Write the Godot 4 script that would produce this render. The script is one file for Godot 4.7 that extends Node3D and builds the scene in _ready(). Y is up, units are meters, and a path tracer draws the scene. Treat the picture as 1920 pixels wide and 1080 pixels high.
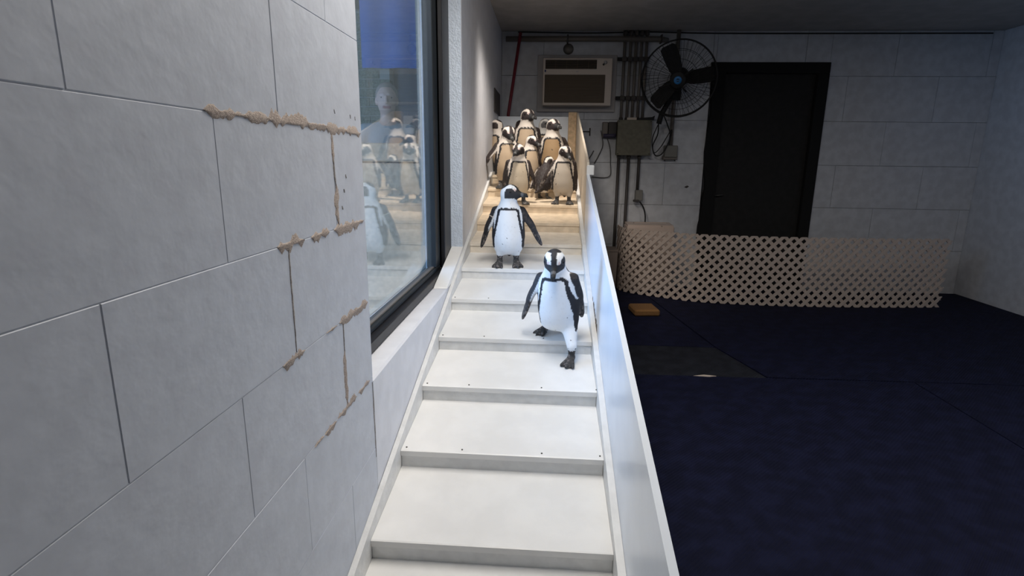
extends Node3D
# A white stepped penguin ramp beside a viewing window in a dim service room.

var rng := RandomNumberGenerator.new()
var M := {}
var cache := {}
var used := {}

# ------------------------------------------------------------------ nodes
func numbered(n: String) -> String:
	if not used.has(n):
		used[n] = 0
		return n
	used[n] += 1
	return "%s_%03d" % [n, used[n]]

func thing(called: String, label: String, category: String, at := Vector3.ZERO, turn := 0.0, group := "", kind := "") -> Node3D:
	var o := Node3D.new()
	o.name = numbered(called)
	add_child(o)
	o.position = at
	o.rotation.y = turn
	tag(o, label, category, group, kind)
	return o

func tag(o: Node, label: String, category: String, group := "", kind := "") -> void:
	if label != "":
		o.set_meta("label", label)
	if category != "":
		o.set_meta("category", category)
	if group != "":
		o.set_meta("group", group)
	if kind != "":
		o.set_meta("kind", kind)

func struct(called: String, label: String, category: String, at := Vector3.ZERO) -> Node3D:
	return thing(called, label, category, at, 0.0, "", "structure")

func put(called: String, mesh: Mesh, m: Material, parent: Node, at := Vector3.ZERO, b := Basis()) -> MeshInstance3D:
	var o := MeshInstance3D.new()
	o.mesh = mesh
	o.material_override = m
	o.name = called
	o.transform = Transform3D(b, at)
	o.cast_shadow = GeometryInstance3D.SHADOW_CASTING_SETTING_ON
	parent.add_child(o, true)
	return o

# a box given by its two corners in the world, under a parent whose origin is at "base"
func slab(called: String, a: Vector3, b: Vector3, m: Material, parent: Node3D, bevel := 0.002) -> MeshInstance3D:
	return put(called, box((b - a).abs(), bevel), m, parent, (a + b) * 0.5 - origin_of(parent))

func origin_of(n: Node3D) -> Vector3:      # where an unturned thing, part or sub-part stands
	var o := Vector3.ZERO
	var p: Node3D = n
	while p != self:
		o += p.position
		p = p.get_parent()
	return o

# ------------------------------------------------------------------ shapes
func tri_out(st: SurfaceTool, a: Vector3, b: Vector3, c: Vector3, n: Vector3) -> void:
	if (c - a).cross(b - a).dot(n) >= 0.0:
		st.add_vertex(a); st.add_vertex(b); st.add_vertex(c)
	else:
		st.add_vertex(a); st.add_vertex(c); st.add_vertex(b)

func quad_out(st: SurfaceTool, a: Vector3, b: Vector3, c: Vector3, d: Vector3, n: Vector3) -> void:
	tri_out(st, a, b, c, n)
	tri_out(st, a, c, d, n)

func start(smooth := false) -> SurfaceTool:
	var st := SurfaceTool.new()
	st.begin(Mesh.PRIMITIVE_TRIANGLES)
	st.set_smooth_group(0 if smooth else -1)
	return st

func done(st: SurfaceTool) -> ArrayMesh:
	st.index()
	st.generate_normals()
	return st.commit()

func into_box(st: SurfaceTool, c: Vector3, size: Vector3, bevel: float, bs := Basis()) -> void:
	var h := size * 0.5
	var b: float = min(bevel, 0.45 * min(h.x, min(h.y, h.z)))
	var axes := [Vector3.RIGHT, Vector3.UP, Vector3.BACK]
	for i in 3:
		var j := (i + 1) % 3
		var k := (i + 2) % 3
		for s in [-1.0, 1.0]:
			var n: Vector3 = axes[i] * s
			var pts := []
			for q in [[-1, -1], [1, -1], [1, 1], [-1, 1]]:
				var v := Vector3.ZERO
				v[i] = s * h[i]
				v[j] = q[0] * (h[j] - b)
				v[k] = q[1] * (h[k] - b)
				pts.append(c + bs * v)
			quad_out(st, pts[0], pts[1], pts[2], pts[3], bs * n)
			if b > 0.0:
				for s2 in [-1.0, 1.0]:
					var e := []
					for t in [-1.0, 1.0]:
						var v1 := Vector3.ZERO
						v1[i] = s * h[i]; v1[j] = s2 * (h[j] - b); v1[k] = t * (h[k] - b)
						var v2 := Vector3.ZERO
						v2[i] = s * (h[i] - b); v2[j] = s2 * h[j]; v2[k] = t * (h[k] - b)
						e.append(c + bs * v1); e.append(c + bs * v2)
					quad_out(st, e[0], e[1], e[3], e[2], bs * (n + axes[j] * s2))
	if b > 0.0:
		for sx in [-1.0, 1.0]:
			for sy in [-1.0, 1.0]:
				for sz in [-1.0, 1.0]:
					var s3 := Vector3(sx, sy, sz)
					tri_out(st, c + bs * (s3 * Vector3(h.x, h.y - b, h.z - b)), c + bs * (s3 * Vector3(h.x - b, h.y, h.z - b)), c + bs * (s3 * Vector3(h.x - b, h.y - b, h.z)), bs * s3)

func box(size: Vector3, bevel := 0.002) -> ArrayMesh:
	var key := "%.4f %.4f %.4f %.4f" % [size.x, size.y, size.z, bevel]
	if not cache.has(key):
		var st := start()
		into_box(st, Vector3.ZERO, size, bevel)
		cache[key] = done(st)
	return cache[key]

# polygon given in (a, b), pushed from d0 to d1 along the remaining axis; map turns (a, b, d) into a point
func into_prism(st: SurfaceTool, poly: PackedVector2Array, d0: float, d1: float, map: Callable) -> void:
	var idx := Geometry2D.triangulate_polygon(poly)
	var mid := Vector2.ZERO
	for p in poly:
		mid += p / poly.size()
	var n: Vector3 = map.call(mid.x, mid.y, d1) - map.call(mid.x, mid.y, d0)
	for i in range(0, idx.size(), 3):
		var a := poly[idx[i]]; var b := poly[idx[i + 1]]; var c := poly[idx[i + 2]]
		tri_out(st, map.call(a.x, a.y, d1), map.call(b.x, b.y, d1), map.call(c.x, c.y, d1), n)
		tri_out(st, map.call(a.x, a.y, d0), map.call(b.x, b.y, d0), map.call(c.x, c.y, d0), -n)
	var cw := Geometry2D.is_polygon_clockwise(poly)
	for i in poly.size():
		var a := poly[i]; var b := poly[(i + 1) % poly.size()]
		var e := b - a
		var o2 := Vector2(e.y, -e.x) * (-1.0 if cw else 1.0)
		var m0: Vector3 = map.call(a.x, a.y, d0)
		var nn: Vector3 = map.call(a.x + o2.x, a.y + o2.y, d0) - m0
		quad_out(st, m0, map.call(b.x, b.y, d0), map.call(b.x, b.y, d1), map.call(a.x, a.y, d1), nn)

func prism_zy(poly: PackedVector2Array, x0: float, x1: float) -> ArrayMesh:
	var st := start()
	into_prism(st, poly, x0, x1, func(a, b, d): return Vector3(d, b, a))
	return done(st)

func prism_xy(poly: PackedVector2Array, z0: float, z1: float) -> ArrayMesh:
	var st := start()
	into_prism(st, poly, z0, z1, func(a, b, d): return Vector3(a, b, d))
	return done(st)

func prism_xz(poly: PackedVector2Array, y0: float, y1: float) -> ArrayMesh:
	var st := start()
	into_prism(st, poly, y0, y1, func(a, b, d): return Vector3(a, d, b))
	return done(st)

func into_tube(st: SurfaceTool, pts: Array, r: float, sides := 8, closed := false) -> void:
	var n := pts.size()
	var rings := []
	var up := Vector3(0.13, 0.97, 0.21).normalized()
	for i in n:
		var p0: Vector3 = pts[(i - 1 + n) % n] if closed else pts[max(i - 1, 0)]
		var p1: Vector3 = pts[(i + 1) % n] if closed else pts[min(i + 1, n - 1)]
		var t := (p1 - p0).normalized()
		if abs(t.dot(up)) > 0.97:
			up = Vector3(0.9, 0.1, 0.4).normalized()
		var u := t.cross(up).normalized()
		var v := u.cross(t)
		up = v
		var ring := []
		for k in sides:
			var a := TAU * k / sides
			ring.append(pts[i] + (u * cos(a) + v * sin(a)) * r)
		rings.append(ring)
	for i in (n if closed else n - 1):
		var i2 := (i + 1) % n
		for k in sides:
			var k2 := (k + 1) % sides
			var a: Vector3 = rings[i][k]
			var c: Vector3 = rings[i2][k2]
			var ax: Vector3 = (pts[i] + pts[i2]) * 0.5
			quad_out(st, a, rings[i][k2], c, rings[i2][k], (a + c) * 0.5 - ax)
	if not closed:
		for e in [[0, 1], [n - 1, n - 2]]:
			var c0: Vector3 = pts[e[0]]
			for k in sides:
				tri_out(st, c0, rings[e[0]][k], rings[e[0]][(k + 1) % sides], c0 - pts[e[1]])

func tube(pts: Array, r: float, sides := 10, closed := false) -> ArrayMesh:
	var st := start(true)
	into_tube(st, pts, r, sides, closed)
	return done(st)

func bend(ctrl: Array, steps := 8) -> Array:   # a smooth line through control points
	var out := []
	for i in ctrl.size() - 1:
		var a: Vector3 = ctrl[max(i - 1, 0)]; var b: Vector3 = ctrl[i]; var c: Vector3 = ctrl[i + 1]; var d: Vector3 = ctrl[min(i + 2, ctrl.size() - 1)]
		for s in steps:
			out.append(b.cubic_interpolate(c, a, d, float(s) / steps))
	out.append(ctrl[-1])
	return out

func lathe(profile: Array, sides := 24) -> ArrayMesh:   # (radius, height) pairs, about y
	var st := start(true)
	for i in profile.size() - 1:
		var p: Vector2 = profile[i]; var q: Vector2 = profile[i + 1]
		var e := q - p
		for k in sides:
			var a := TAU * k / sides; var b := TAU * (k + 1) / sides
			var am := (a + b) * 0.5
			var n := Vector3(cos(am) * e.y, -e.x, sin(am) * e.y)
			quad_out(st, Vector3(cos(a) * p.x, p.y, sin(a) * p.x), Vector3(cos(b) * p.x, p.y, sin(b) * p.x), Vector3(cos(b) * q.x, q.y, sin(b) * q.x), Vector3(cos(a) * q.x, q.y, sin(a) * q.x), n)
	return done(st)

# ------------------------------------------------------------------ materials
func srgb(r: float, g: float, b: float) -> Color:
	return Color(r / 255.0, g / 255.0, b / 255.0)

func mat(c: Color, rough := 0.6, metal := 0.0) -> StandardMaterial3D:
	var m := StandardMaterial3D.new()
	m.albedo_color = c
	m.roughness = rough
	m.metallic = metal
	return m

func noise_tex(freq: float, seed_: int, lo: Color, hi: Color, octaves := 4, size := 512) -> NoiseTexture2D:
	var n := FastNoiseLite.new()
	n.seed = seed_
	n.noise_type = FastNoiseLite.TYPE_SIMPLEX_SMOOTH
	n.frequency = freq
	n.fractal_octaves = octaves
	var t := NoiseTexture2D.new()
	t.width = size; t.height = size
	t.seamless = true
	t.noise = n
	var g := Gradient.new()
	g.set_color(0, lo); g.set_color(1, hi)
	g.set_offset(0, 0.25); g.set_offset(1, 0.75)
	t.color_ramp = g
	return t

func grained(c: Color, rough: float, vary: float, freq: float, seed_: int, scale := 1.0, relief := 0.0) -> StandardMaterial3D:
	var m := mat(Color.WHITE, rough)
	m.albedo_texture = noise_tex(freq, seed_, c.darkened(vary), c.lightened(vary * 0.5))
	m.uv1_triplanar = true
	m.uv1_world_triplanar = true
	m.uv1_scale = Vector3.ONE * scale
	if relief > 0.0:
		m.heightmap_enabled = true
		m.heightmap_texture = noise_tex(freq * 2.5, seed_ + 7, Color.BLACK, Color.WHITE, 5)
		m.heightmap_scale = relief
	return m

func make_materials() -> void:
	M.wall_paint = grained(srgb(222, 225, 232), 0.5, 0.03, 0.012, 1, 1.6, 0.02)
	M.block_paint = grained(srgb(198, 204, 214), 0.5, 0.03, 0.02, 2, 1.4, 0.02)
	M.plastic_wrap = grained(srgb(212, 224, 238), 0.3, 0.05, 0.01, 3, 6.0, 0.12)
	M.mortar = grained(srgb(198, 182, 170), 0.95, 0.2, 0.03, 4, 14.0, 0.1)
	M.mortar_dark = grained(srgb(170, 164, 160), 0.95, 0.15, 0.03, 5, 14.0, 0.05)
	M.back_block = grained(srgb(200, 202, 206), 0.7, 0.05, 0.015, 6, 1.3, 0.03)
	M.back_joint = mat(srgb(160, 160, 162), 0.9)
	M.ceiling = grained(srgb(176, 174, 172), 0.85, 0.05, 0.01, 8)
	M.ramp_white = grained(srgb(238, 238, 236), 0.38, 0.025, 0.01, 9, 1.2, 0.03)
	M.ramp_edge = grained(srgb(226, 227, 226), 0.45, 0.04, 0.015, 10, 2.0, 0.05)
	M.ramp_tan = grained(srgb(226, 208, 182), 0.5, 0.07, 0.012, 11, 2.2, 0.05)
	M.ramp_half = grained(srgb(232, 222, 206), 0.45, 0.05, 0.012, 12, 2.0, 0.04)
	M.panel_blue = grained(srgb(222, 230, 240), 0.3, 0.02, 0.01, 13, 1.0, 0.02)
	M.ply = grained(srgb(214, 184, 146), 0.6, 0.1, 0.02, 14, 3.0)
	M.ply_light = grained(srgb(222, 210, 192), 0.55, 0.06, 0.02, 15, 2.0)
	M.black_frame = mat(srgb(20, 21, 26), 0.45, 0.0)
	M.frame_teal = mat(srgb(32, 40, 46), 0.5, 0.1)
	M.screw = mat(srgb(90, 88, 84), 0.4, 0.7)
	M.ac_white = mat(srgb(196, 184, 172), 0.5)
	M.ac_trim = mat(srgb(170, 166, 164), 0.6)
	M.ac_brown = mat(srgb(88, 76, 62), 0.7)
	M.ac_dark = mat(srgb(40, 36, 32), 0.7)
	M.conduit = mat(srgb(112, 106, 100), 0.5, 0.3)
	M.conduit_dark = mat(srgb(70, 66, 64), 0.6, 0.3)
	M.ebox = grained(srgb(104, 100, 84), 0.6, 0.06, 0.02, 16, 2.0)
	M.grey_box = mat(srgb(120, 118, 112), 0.6)
	M.black = mat(srgb(16, 16, 17), 0.7)
	M.black_soft = mat(srgb(9, 9, 10), 0.9)
	M.door_leaf = grained(srgb(20, 19, 18), 0.8, 0.06, 0.02, 17, 1.5)
	M.blue_badge = mat(srgb(30, 110, 170), 0.4)
	M.red = mat(srgb(120, 28, 44), 0.5)
	M.lattice = mat(srgb(186, 172, 162), 0.6)
	M.dehum = mat(srgb(188, 170, 158), 0.35)
	M.bin = mat(srgb(120, 108, 100), 0.6)
	M.sponge = grained(srgb(150, 104, 52), 0.95, 0.25, 0.05, 18, 8.0, 0.2)
	M.mat_navy = ribbed(srgb(9, 14, 42), 20)
	M.mat_worn = ribbed(srgb(28, 31, 40), 21)
	M.concrete = grained(srgb(70, 70, 74), 0.85, 0.15, 0.02, 22)
	M.smudge = grained(srgb(96, 84, 74), 0.9, 0.3, 0.05, 23, 12.0)
	M.gal_wall = mat(srgb(150, 150, 140), 0.8)
	M.gal_floor = grained(srgb(186, 158, 124), 0.7, 0.1, 0.02, 24)
	M.gal_stone = grained(srgb(196, 166, 136), 0.7, 0.1, 0.02, 25, 2.0)
	M.gal_brick = grained(srgb(118, 124, 104), 0.85, 0.2, 0.03, 26, 3.0)
	M.banner = mat(srgb(24, 92, 168), 0.7)
	M.dark_panel = mat(srgb(52, 56, 64), 0.5)
	M.tape = mat(srgb(224, 218, 196), 0.6)
	var g := mat(Color(0.9, 0.97, 0.98, 0.05), 0.02)
	g.transparency = BaseMaterial3D.TRANSPARENCY_ALPHA
	g.metallic_specular = 1.0
	M.glass = g
	var f := mat(Color.WHITE, 0.72)
	f.vertex_color_use_as_albedo = true
	M.feather = f
	var sk := mat(Color.WHITE, 0.65)
	sk.vertex_color_use_as_albedo = true
	M.person = sk
	M.eye = mat(srgb(14, 10, 8), 0.08)

func ribbed(c: Color, seed_: int) -> StandardMaterial3D:
	var m := mat(Color.WHITE, 0.8)
	m.metallic_specular = 0.3
	m.albedo_texture = noise_tex(0.012, seed_, c.darkened(0.14), c.lightened(0.03), 5)
	m.uv1_triplanar = true
	m.uv1_world_triplanar = true
	m.uv1_scale = Vector3.ONE * 1.6
	var im := Image.create(256, 256, false, Image.FORMAT_RGB8)
	for y in 256:
		for x in 256:
			var v := 0.5 + 0.5 * sin(TAU * (x + y) / 256.0 * 40.0)
			im.set_pixel(x, y, Color(v, v, v))
	m.heightmap_enabled = true
	m.heightmap_texture = ImageTexture.create_from_image(im)
	m.heightmap_scale = 0.25
	return m

func glow(c: Color, e: float) -> StandardMaterial3D:
	var m := mat(c, 0.5)
	m.emission_enabled = true
	m.emission = c
	m.emission_energy_multiplier = e
	return m

# ------------------------------------------------------------------ the ramp's line
const NZ := 1.77
const NY := 0.335
const RUN := 0.295
const RISE := 0.083
const RH := 0.055
const XL := -0.424
const XR := 0.18
const TOP := 8

func nose_y(d: float) -> float:
	return NY + (d - NZ) / RUN * RISE

func tread_y(d: float) -> float:
	var u := (d - NZ) / RUN
	var k := int(floor(u))
	if k >= TOP:
		return NY + TOP * RISE
	return NY + k * RISE + (RISE - RH) * (u - k)

# ------------------------------------------------------------------ bodies: a field of joined shapes, meshed as surface nets
class Prim:
	var kind := 0            # 0 tapered capsule, 1 ellipsoid
	var a: Vector3
	var b: Vector3
	var ba: Vector3
	var bb: float
	var ra: float
	var rb: float
	var inv: Transform3D
	var r: Vector3
	var r2: Vector3
	var k: float
	var tag: int
	var c: Vector3
	var br: float
	func dist(p: Vector3) -> float:
		if kind == 0:
			var pa := p - a
			var t: float = clamp(pa.dot(ba) / bb, 0.0, 1.0)
			return (pa - ba * t).length() - (ra + (rb - ra) * t)
		var q := inv * p
		var k0 := (q / r).length()
		var k1 := (q / r2).length()
		return k0 * (k0 - 1.0) / max(k1, 1e-6)

var prims: Array[Prim] = []

func cone(a: Vector3, b: Vector3, ra: float, rb: float, k: float, tag_: int) -> void:
	var p := Prim.new()
	p.a = a; p.b = b; p.ba = b - a; p.bb = max(p.ba.length_squared(), 1e-9); p.ra = ra; p.rb = rb; p.k = k; p.tag = tag_
	p.c = (a + b) * 0.5; p.br = p.ba.length() * 0.5 + max(ra, rb)
	prims.append(p)

func ell(at: Vector3, r: Vector3, k: float, tag_: int, bs := Basis()) -> void:
	var p := Prim.new()
	p.kind = 1; p.r = r; p.r2 = r * r; p.k = k; p.tag = tag_
	p.inv = Transform3D(bs, at).affine_inverse()
	p.c = at; p.br = max(r.x, max(r.y, r.z))
	prims.append(p)

func field(p: Vector3) -> float:
	var d := 10.0
	for q in prims:
		var k: float = q.k
		if p.distance_to(q.c) - q.br > d + k:
			continue
		var e: float = q.dist(p)
		var h: float = clamp(0.5 + 0.5 * (d - e) / k, 0.0, 1.0)
		d = d + (e - d) * h - k * h * (1.0 - h)
	return d

func nearest_tag(p: Vector3) -> int:
	var best := 10.0
	var t := 0
	for q in prims:
		var e: float = q.dist(p)
		if e < best:
			best = e; t = q.tag
	return t

func net(cell: float, color: Callable) -> ArrayMesh:
	var lo := Vector3.ONE * 1e9
	var hi := -lo
	for q in prims:
		lo = lo.min(q.c - Vector3.ONE * (q.br + cell * 3)); hi = hi.max(q.c + Vector3.ONE * (q.br + cell * 3))
	var nb := Vector3i(((hi - lo) / (cell * 4)).ceil())
	var n := nb * 4
	var nx := n.x; var nxy := n.x * n.y
	var val := PackedFloat32Array()
	val.resize(nxy * n.z)
	val.fill(1.0)
	var live: Array[Vector3i] = []
	var hd := cell * 2.0 * 1.75
	for bz in nb.z:
		for by in nb.y:
			for bx in nb.x:
				var c := lo + (Vector3(bx, by, bz) * 4.0 + Vector3.ONE * 1.5) * cell
				var d := field(c)
				if abs(d) > hd * 1.5:
					if d < 0.0:
						for z in 4:
							for y in 4:
								var o := (bz * 4 + z) * nxy + (by * 4 + y) * nx + bx * 4
								for x in 4:
									val[o + x] = -1.0
					continue
				live.append(Vector3i(bx, by, bz))
				for z in 4:
					for y in 4:
						var o := (bz * 4 + z) * nxy + (by * 4 + y) * nx + bx * 4
						for x in 4:
							val[o + x] = field(lo + Vector3(bx * 4 + x, by * 4 + y, bz * 4 + z) * cell)
	var vid := PackedInt32Array()
	vid.resize(val.size())
	vid.fill(-1)
	var V := PackedVector3Array()
	var off := [0, 1, nx, nx + 1, nxy, nxy + 1, nxy + nx, nxy + nx + 1]
	var cv := []
	for i in 8:
		cv.append(Vector3(i & 1, (i >> 1) & 1, i >> 2))
	var edges := [[0, 1], [2, 3], [4, 5], [6, 7], [0, 2], [1, 3], [4, 6], [5, 7], [0, 4], [1, 5], [2, 6], [3, 7]]
	for bl in live:
		for z in 4:
			for y in 4:
				for x in 4:
					var g := Vector3i(bl.x * 4 + x, bl.y * 4 + y, bl.z * 4 + z)
					if g.x >= n.x - 1 or g.y >= n.y - 1 or g.z >= n.z - 1:
						continue
					var o := g.z * nxy + g.y * nx + g.x
					var s := 0
					for i in 8:
						if val[o + off[i]] < 0.0:
							s += 1
					if s == 0 or s == 8:
						continue
					var sum := Vector3.ZERO
					var cnt := 0
					for e in edges:
						var v0 := val[o + off[e[0]]]; var v1 := val[o + off[e[1]]]
						if (v0 < 0.0) != (v1 < 0.0):
							sum += cv[e[0]].lerp(cv[e[1]], v0 / (v0 - v1))
							cnt += 1
					vid[o] = V.size()
					V.append(lo + (Vector3(g) + sum / cnt) * cell)
	var I := PackedInt32Array()
	var N := PackedVector3Array()
	N.resize(V.size())
	var step := [1, nx, nxy]
	for bl in live:
		for z in 4:
			for y in 4:
				for x in 4:
					var g := Vector3i(bl.x * 4 + x, bl.y * 4 + y, bl.z * 4 + z)
					if g.x < 1 or g.y < 1 or g.z < 1 or g.x >= n.x - 1 or g.y >= n.y - 1 or g.z >= n.z - 1:
						continue
					var o := g.z * nxy + g.y * nx + g.x
					var inside := val[o] < 0.0
					for ax in 3:
						if (val[o + step[ax]] < 0.0) == inside:
							continue
						var u: int = step[(ax + 1) % 3]; var w: int = step[(ax + 2) % 3]
						var q := [vid[o], vid[o - u], vid[o - u - w], vid[o - w]]
						if q.min() < 0:
							continue
						# with outside along +axis the order below is anticlockwise seen from outside: turn it for Godot
						if inside:
							q.reverse()
						var fn := (V[q[2]] - V[q[0]]).cross(V[q[1]] - V[q[3]])
						var want := Vector3.ZERO
						want[ax] = 1.0 if inside else -1.0
						if fn.dot(want) < 0.0:
							fn = -fn
						for i in q:
							N[i] += fn
						if (V[q[2]] - V[q[0]]).cross(V[q[1]] - V[q[0]]).dot(want) < 0.0:
							q.reverse()
						I.append_array([q[0], q[1], q[2], q[0], q[2], q[3]])
	var C := PackedColorArray()
	C.resize(V.size())
	for i in V.size():
		N[i] = N[i].normalized()
		C[i] = color.call(V[i], nearest_tag(V[i]))
	var arr := []
	arr.resize(Mesh.ARRAY_MAX)
	arr[Mesh.ARRAY_VERTEX] = V; arr[Mesh.ARRAY_NORMAL] = N; arr[Mesh.ARRAY_COLOR] = C; arr[Mesh.ARRAY_INDEX] = I
	var m := ArrayMesh.new()
	m.add_surface_from_arrays(Mesh.PRIMITIVE_TRIANGLES, arr)
	prims = []
	return m

# ------------------------------------------------------------------ penguins
const TORSO := 1
const HEAD := 2
const BILL := 3
const WING := 4
const LEG := 5
const FOOT := 6

func lin(r: float, g: float, b: float) -> Color:
	return srgb(r, g, b).srgb_to_linear()

# s: size, cell, lean (deg forward), bank (deg), head_yaw / head_pitch (deg), wing_l / wing_r [out, forward] (deg; l is the bird's own left, +x), foot_l / foot_r positions in the bird's own axes, belly colour
func penguin(label: String, at: Vector3, turn: float, s: Dictionary) -> Node3D:
	var o := thing("penguin", label, "penguin", at, deg_to_rad(turn), "penguins on the ramp")
	var k: float = s.get("size", 1.0) * 1.03
	var nz := FastNoiseLite.new()
	nz.seed = s.get("seed", 1)
	nz.frequency = 60.0
	var hip := Vector3(0, 0.1, 0)
	var body := Basis(Vector3.RIGHT, deg_to_rad(s.get("lean", 4.0))) * Basis(Vector3.BACK, deg_to_rad(s.get("bank", 0.0)))
	var B := Transform3D(body, hip - body * hip)
	if s.has("raise"):
		B.origin.y += s.raise
	ell(B * Vector3(0, 0.18, -0.008), Vector3(0.083, 0.118, 0.08), 0.01, TORSO, body)
	ell(B * Vector3(0, 0.138, -0.012), Vector3(0.074, 0.076, 0.075), 0.03, TORSO, body)
	ell(B * Vector3(0, 0.25, -0.002), Vector3(0.064, 0.075, 0.058), 0.035, TORSO, body)
	var neck_top := B * Vector3(0, 0.353, 0.013)
	cone(B * Vector3(0, 0.295, 0.002), neck_top, 0.047, 0.038, 0.03, TORSO)
	cone(B * Vector3(0, 0.075, -0.06), B * Vector3(0, 0.03, -0.125), 0.03, 0.01, 0.03, TORSO)
	var hb := Basis(Vector3.UP, deg_to_rad(s.get("head_yaw", 0.0))) * Basis(Vector3.RIGHT, deg_to_rad(s.get("head_pitch", 0.0)))
	var H := Transform3D(hb, neck_top)
	ell(H * Vector3(0, 0.025, 0.008), Vector3(0.039, 0.039, 0.047), 0.022, HEAD, hb)
	ell(H * Vector3(0, 0.012, 0.04), Vector3(0.02, 0.02, 0.025), 0.012, HEAD, hb)
	cone(H * Vector3(0, 0.015, 0.05), H * Vector3(0, 0.009, 0.092), 0.015, 0.0095, 0.01, BILL)
	cone(H * Vector3(0, 0.009, 0.092), H * Vector3(0, 0.0, 0.104), 0.0095, 0.004, 0.004, BILL)
	var wings := {}
	for side in [1.0, -1.0]:
		var w: Array = s.get("wing_l" if side > 0 else "wing_r", [18.0, 0.0])
		var sh := B * Vector3(side * 0.068, 0.283, -0.012)
		var oa := deg_to_rad(w[0])
		var fa := deg_to_rad(w[1])
		var dir := body * Vector3(side * sin(oa), -cos(oa) * cos(fa), cos(oa) * sin(fa)).normalized()
		# the flipper's flat side faces out and partly forward
		var flat := (body * Vector3(side * cos(oa), sin(oa), 0.55)).normalized()
		flat = (flat - dir * flat.dot(dir)).normalized()
		var wb := Basis(flat, dir, flat.cross(dir).normalized())
		var elbow := sh + dir * 0.078
		var dir2 := (dir + body * Vector3(-side * 0.12, 0, -0.16)).normalized()
		var flat2 := (flat - dir2 * flat.dot(dir2)).normalized()
		var wb2 := Basis(flat2, dir2, flat2.cross(dir2).normalized())
		cone(sh, sh + dir * 0.03, 0.02, 0.016, 0.02, WING)
		ell(sh + dir * 0.062, Vector3(0.0105, 0.064, 0.027), 0.014, WING, wb)
		ell(elbow + dir2 * 0.06, Vector3(0.0085, 0.076, 0.024), 0.012, WING, wb2)
		wings[side] = [sh, wb]
		var ft: Vector3 = s.get("foot_l" if side > 0 else "foot_r", Vector3(side * 0.043, 0, 0.012))
		var fy: float = s.get("foot_turn_l" if side > 0 else "foot_turn_r", side * 14.0)
		var ank := ft + Vector3(0, 0.022, -0.008)
		cone(B * Vector3(side * 0.04, 0.1, -0.005), ank + Vector3(0, 0.044, 0), 0.038, 0.019, 0.02, LEG)
		cone(ank + Vector3(0, 0.05, -0.002), ank, 0.0165, 0.0125, 0.008, FOOT)
		var fb := Basis(Vector3.UP, deg_to_rad(fy)) * Basis(Vector3.RIGHT, deg_to_rad(s.get("foot_pitch", 7.0)))
		for t in [-1.0, 0.0, 1.0]:
			var tip: Vector3 = ft + fb * Vector3(t * 0.024, 0.007, 0.05 - abs(t) * 0.008)
			cone(ank, tip, 0.0115, 0.0068, 0.008, FOOT)
			cone(tip, tip + fb * Vector3(t * 0.003, -0.003, 0.011), 0.005, 0.002, 0.003, FOOT)
		ell(ft + fb * Vector3(0, 0.006, 0.024), Vector3(0.022, 0.0045, 0.026), 0.006, FOOT, fb)
	var Bi := B.affine_inverse()
	var Hi := H.affine_inverse()
	var white: Color = s.get("white", lin(236, 239, 242))
	var belly: Color = s.get("belly", white)
	var dark: Color = s.get("dark", lin(40, 41, 45))
	var band: Color = s.get("band", lin(30, 31, 34))
	var broad: float = s.get("broad_side", 0.0)      # one flank's band is broader
	var pink := lin(222, 200, 196)
	var paint := func(p: Vector3, t: int) -> Color:
		var n := nz.get_noise_3dv(p)
		var q: Vector3 = Bi * p
		var h: Vector3 = Hi * p
		if t == BILL:
			return lin(34, 34, 37) if h.z < 0.072 or h.z > 0.084 else lin(92, 92, 94)
		if t == FOOT:
			return lin(52, 50, 50).lerp(lin(150, 142, 138), clamp(n * 2.2 - 0.25, 0.0, 1.0))
		if t == WING:
			var sd: float = 1.0 if q.x > 0.0 else -1.0
			var wl: Vector3 = wings[sd][1].inverse() * (p - wings[sd][0])
			if wl.z > 0.0215:
				return white.lerp(dark, 0.25)
			if wl.x < -0.002:
				return dark.lerp(lin(150, 140, 132), clamp(0.12 + n * 1.5, 0.0, 0.7))
			return dark.lerp(lin(100, 88, 80), clamp(n * 1.3 - 0.2, 0.0, 0.4))
		var neck: bool = h.y > -0.005 or t == HEAD
		if neck:
			var d := (h - Vector3(0, 0.022, 0.005)).normalized()
			var ax: float = abs(d.x)
			if h.z > 0.05 and h.y < 0.034:
				return lin(36, 36, 40)                                         # round the bill
			var cheek := d.angle_to(Vector3(0.74 * sign(d.x), -0.16, 0.62).normalized())
			var crown := d.angle_to(Vector3(0, 0.85, -0.52))
			var eyebrow := d.angle_to(Vector3(0.5 * sign(d.x), 0.42, 0.75))
			if ax < 0.25 and d.z > -0.1 and d.y > -0.2:
				return dark                                                   # the stripe from the bill to the crown
			if d.angle_to(Vector3(0.46 * sign(d.x), 0.33, 0.82).normalized()) < 0.13:
				return pink
			if d.y < -0.35 and ax < 0.4 and d.z > 0.35:
				return dark                                                   # chin
			if cheek < 0.95 and (d.y < 0.3 or (ax > 0.6 and d.y < 0.52 and d.z > -0.1)):
				return dark
			if crown < 0.74 and d.y > 0.15:
				return dark
			if q.z < -0.012 and ax < 0.6:
				return dark
			return white
		# torso, legs: a black horseshoe on white
		var a := rad_to_deg(atan2(abs(q.x), q.z))
		if q.z < -0.03 or a > 100.0:
			if q.y < 0.07 and q.z > -0.05:
				return white
			return dark.lerp(lin(84, 84, 88), clamp(n * 1.4, 0.0, 0.5))
		var bx := 0.075 if q.y < 0.15 else lerpf(0.075, 0.05, clamp((q.y - 0.15) / 0.12, 0.0, 1.0))
		if q.y < 0.1:
			bx = 0.075 + (0.1 - q.y) * 0.3
		var e := Vector2(abs(q.x) - (bx - 0.022), q.y - (0.297 - 0.022))
		var sd2: float = Vector2(max(e.x, 0.0), max(e.y, 0.0)).length() + min(max(e.x, e.y), 0.0) - 0.022
		sd2 += n * 0.0025
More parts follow.
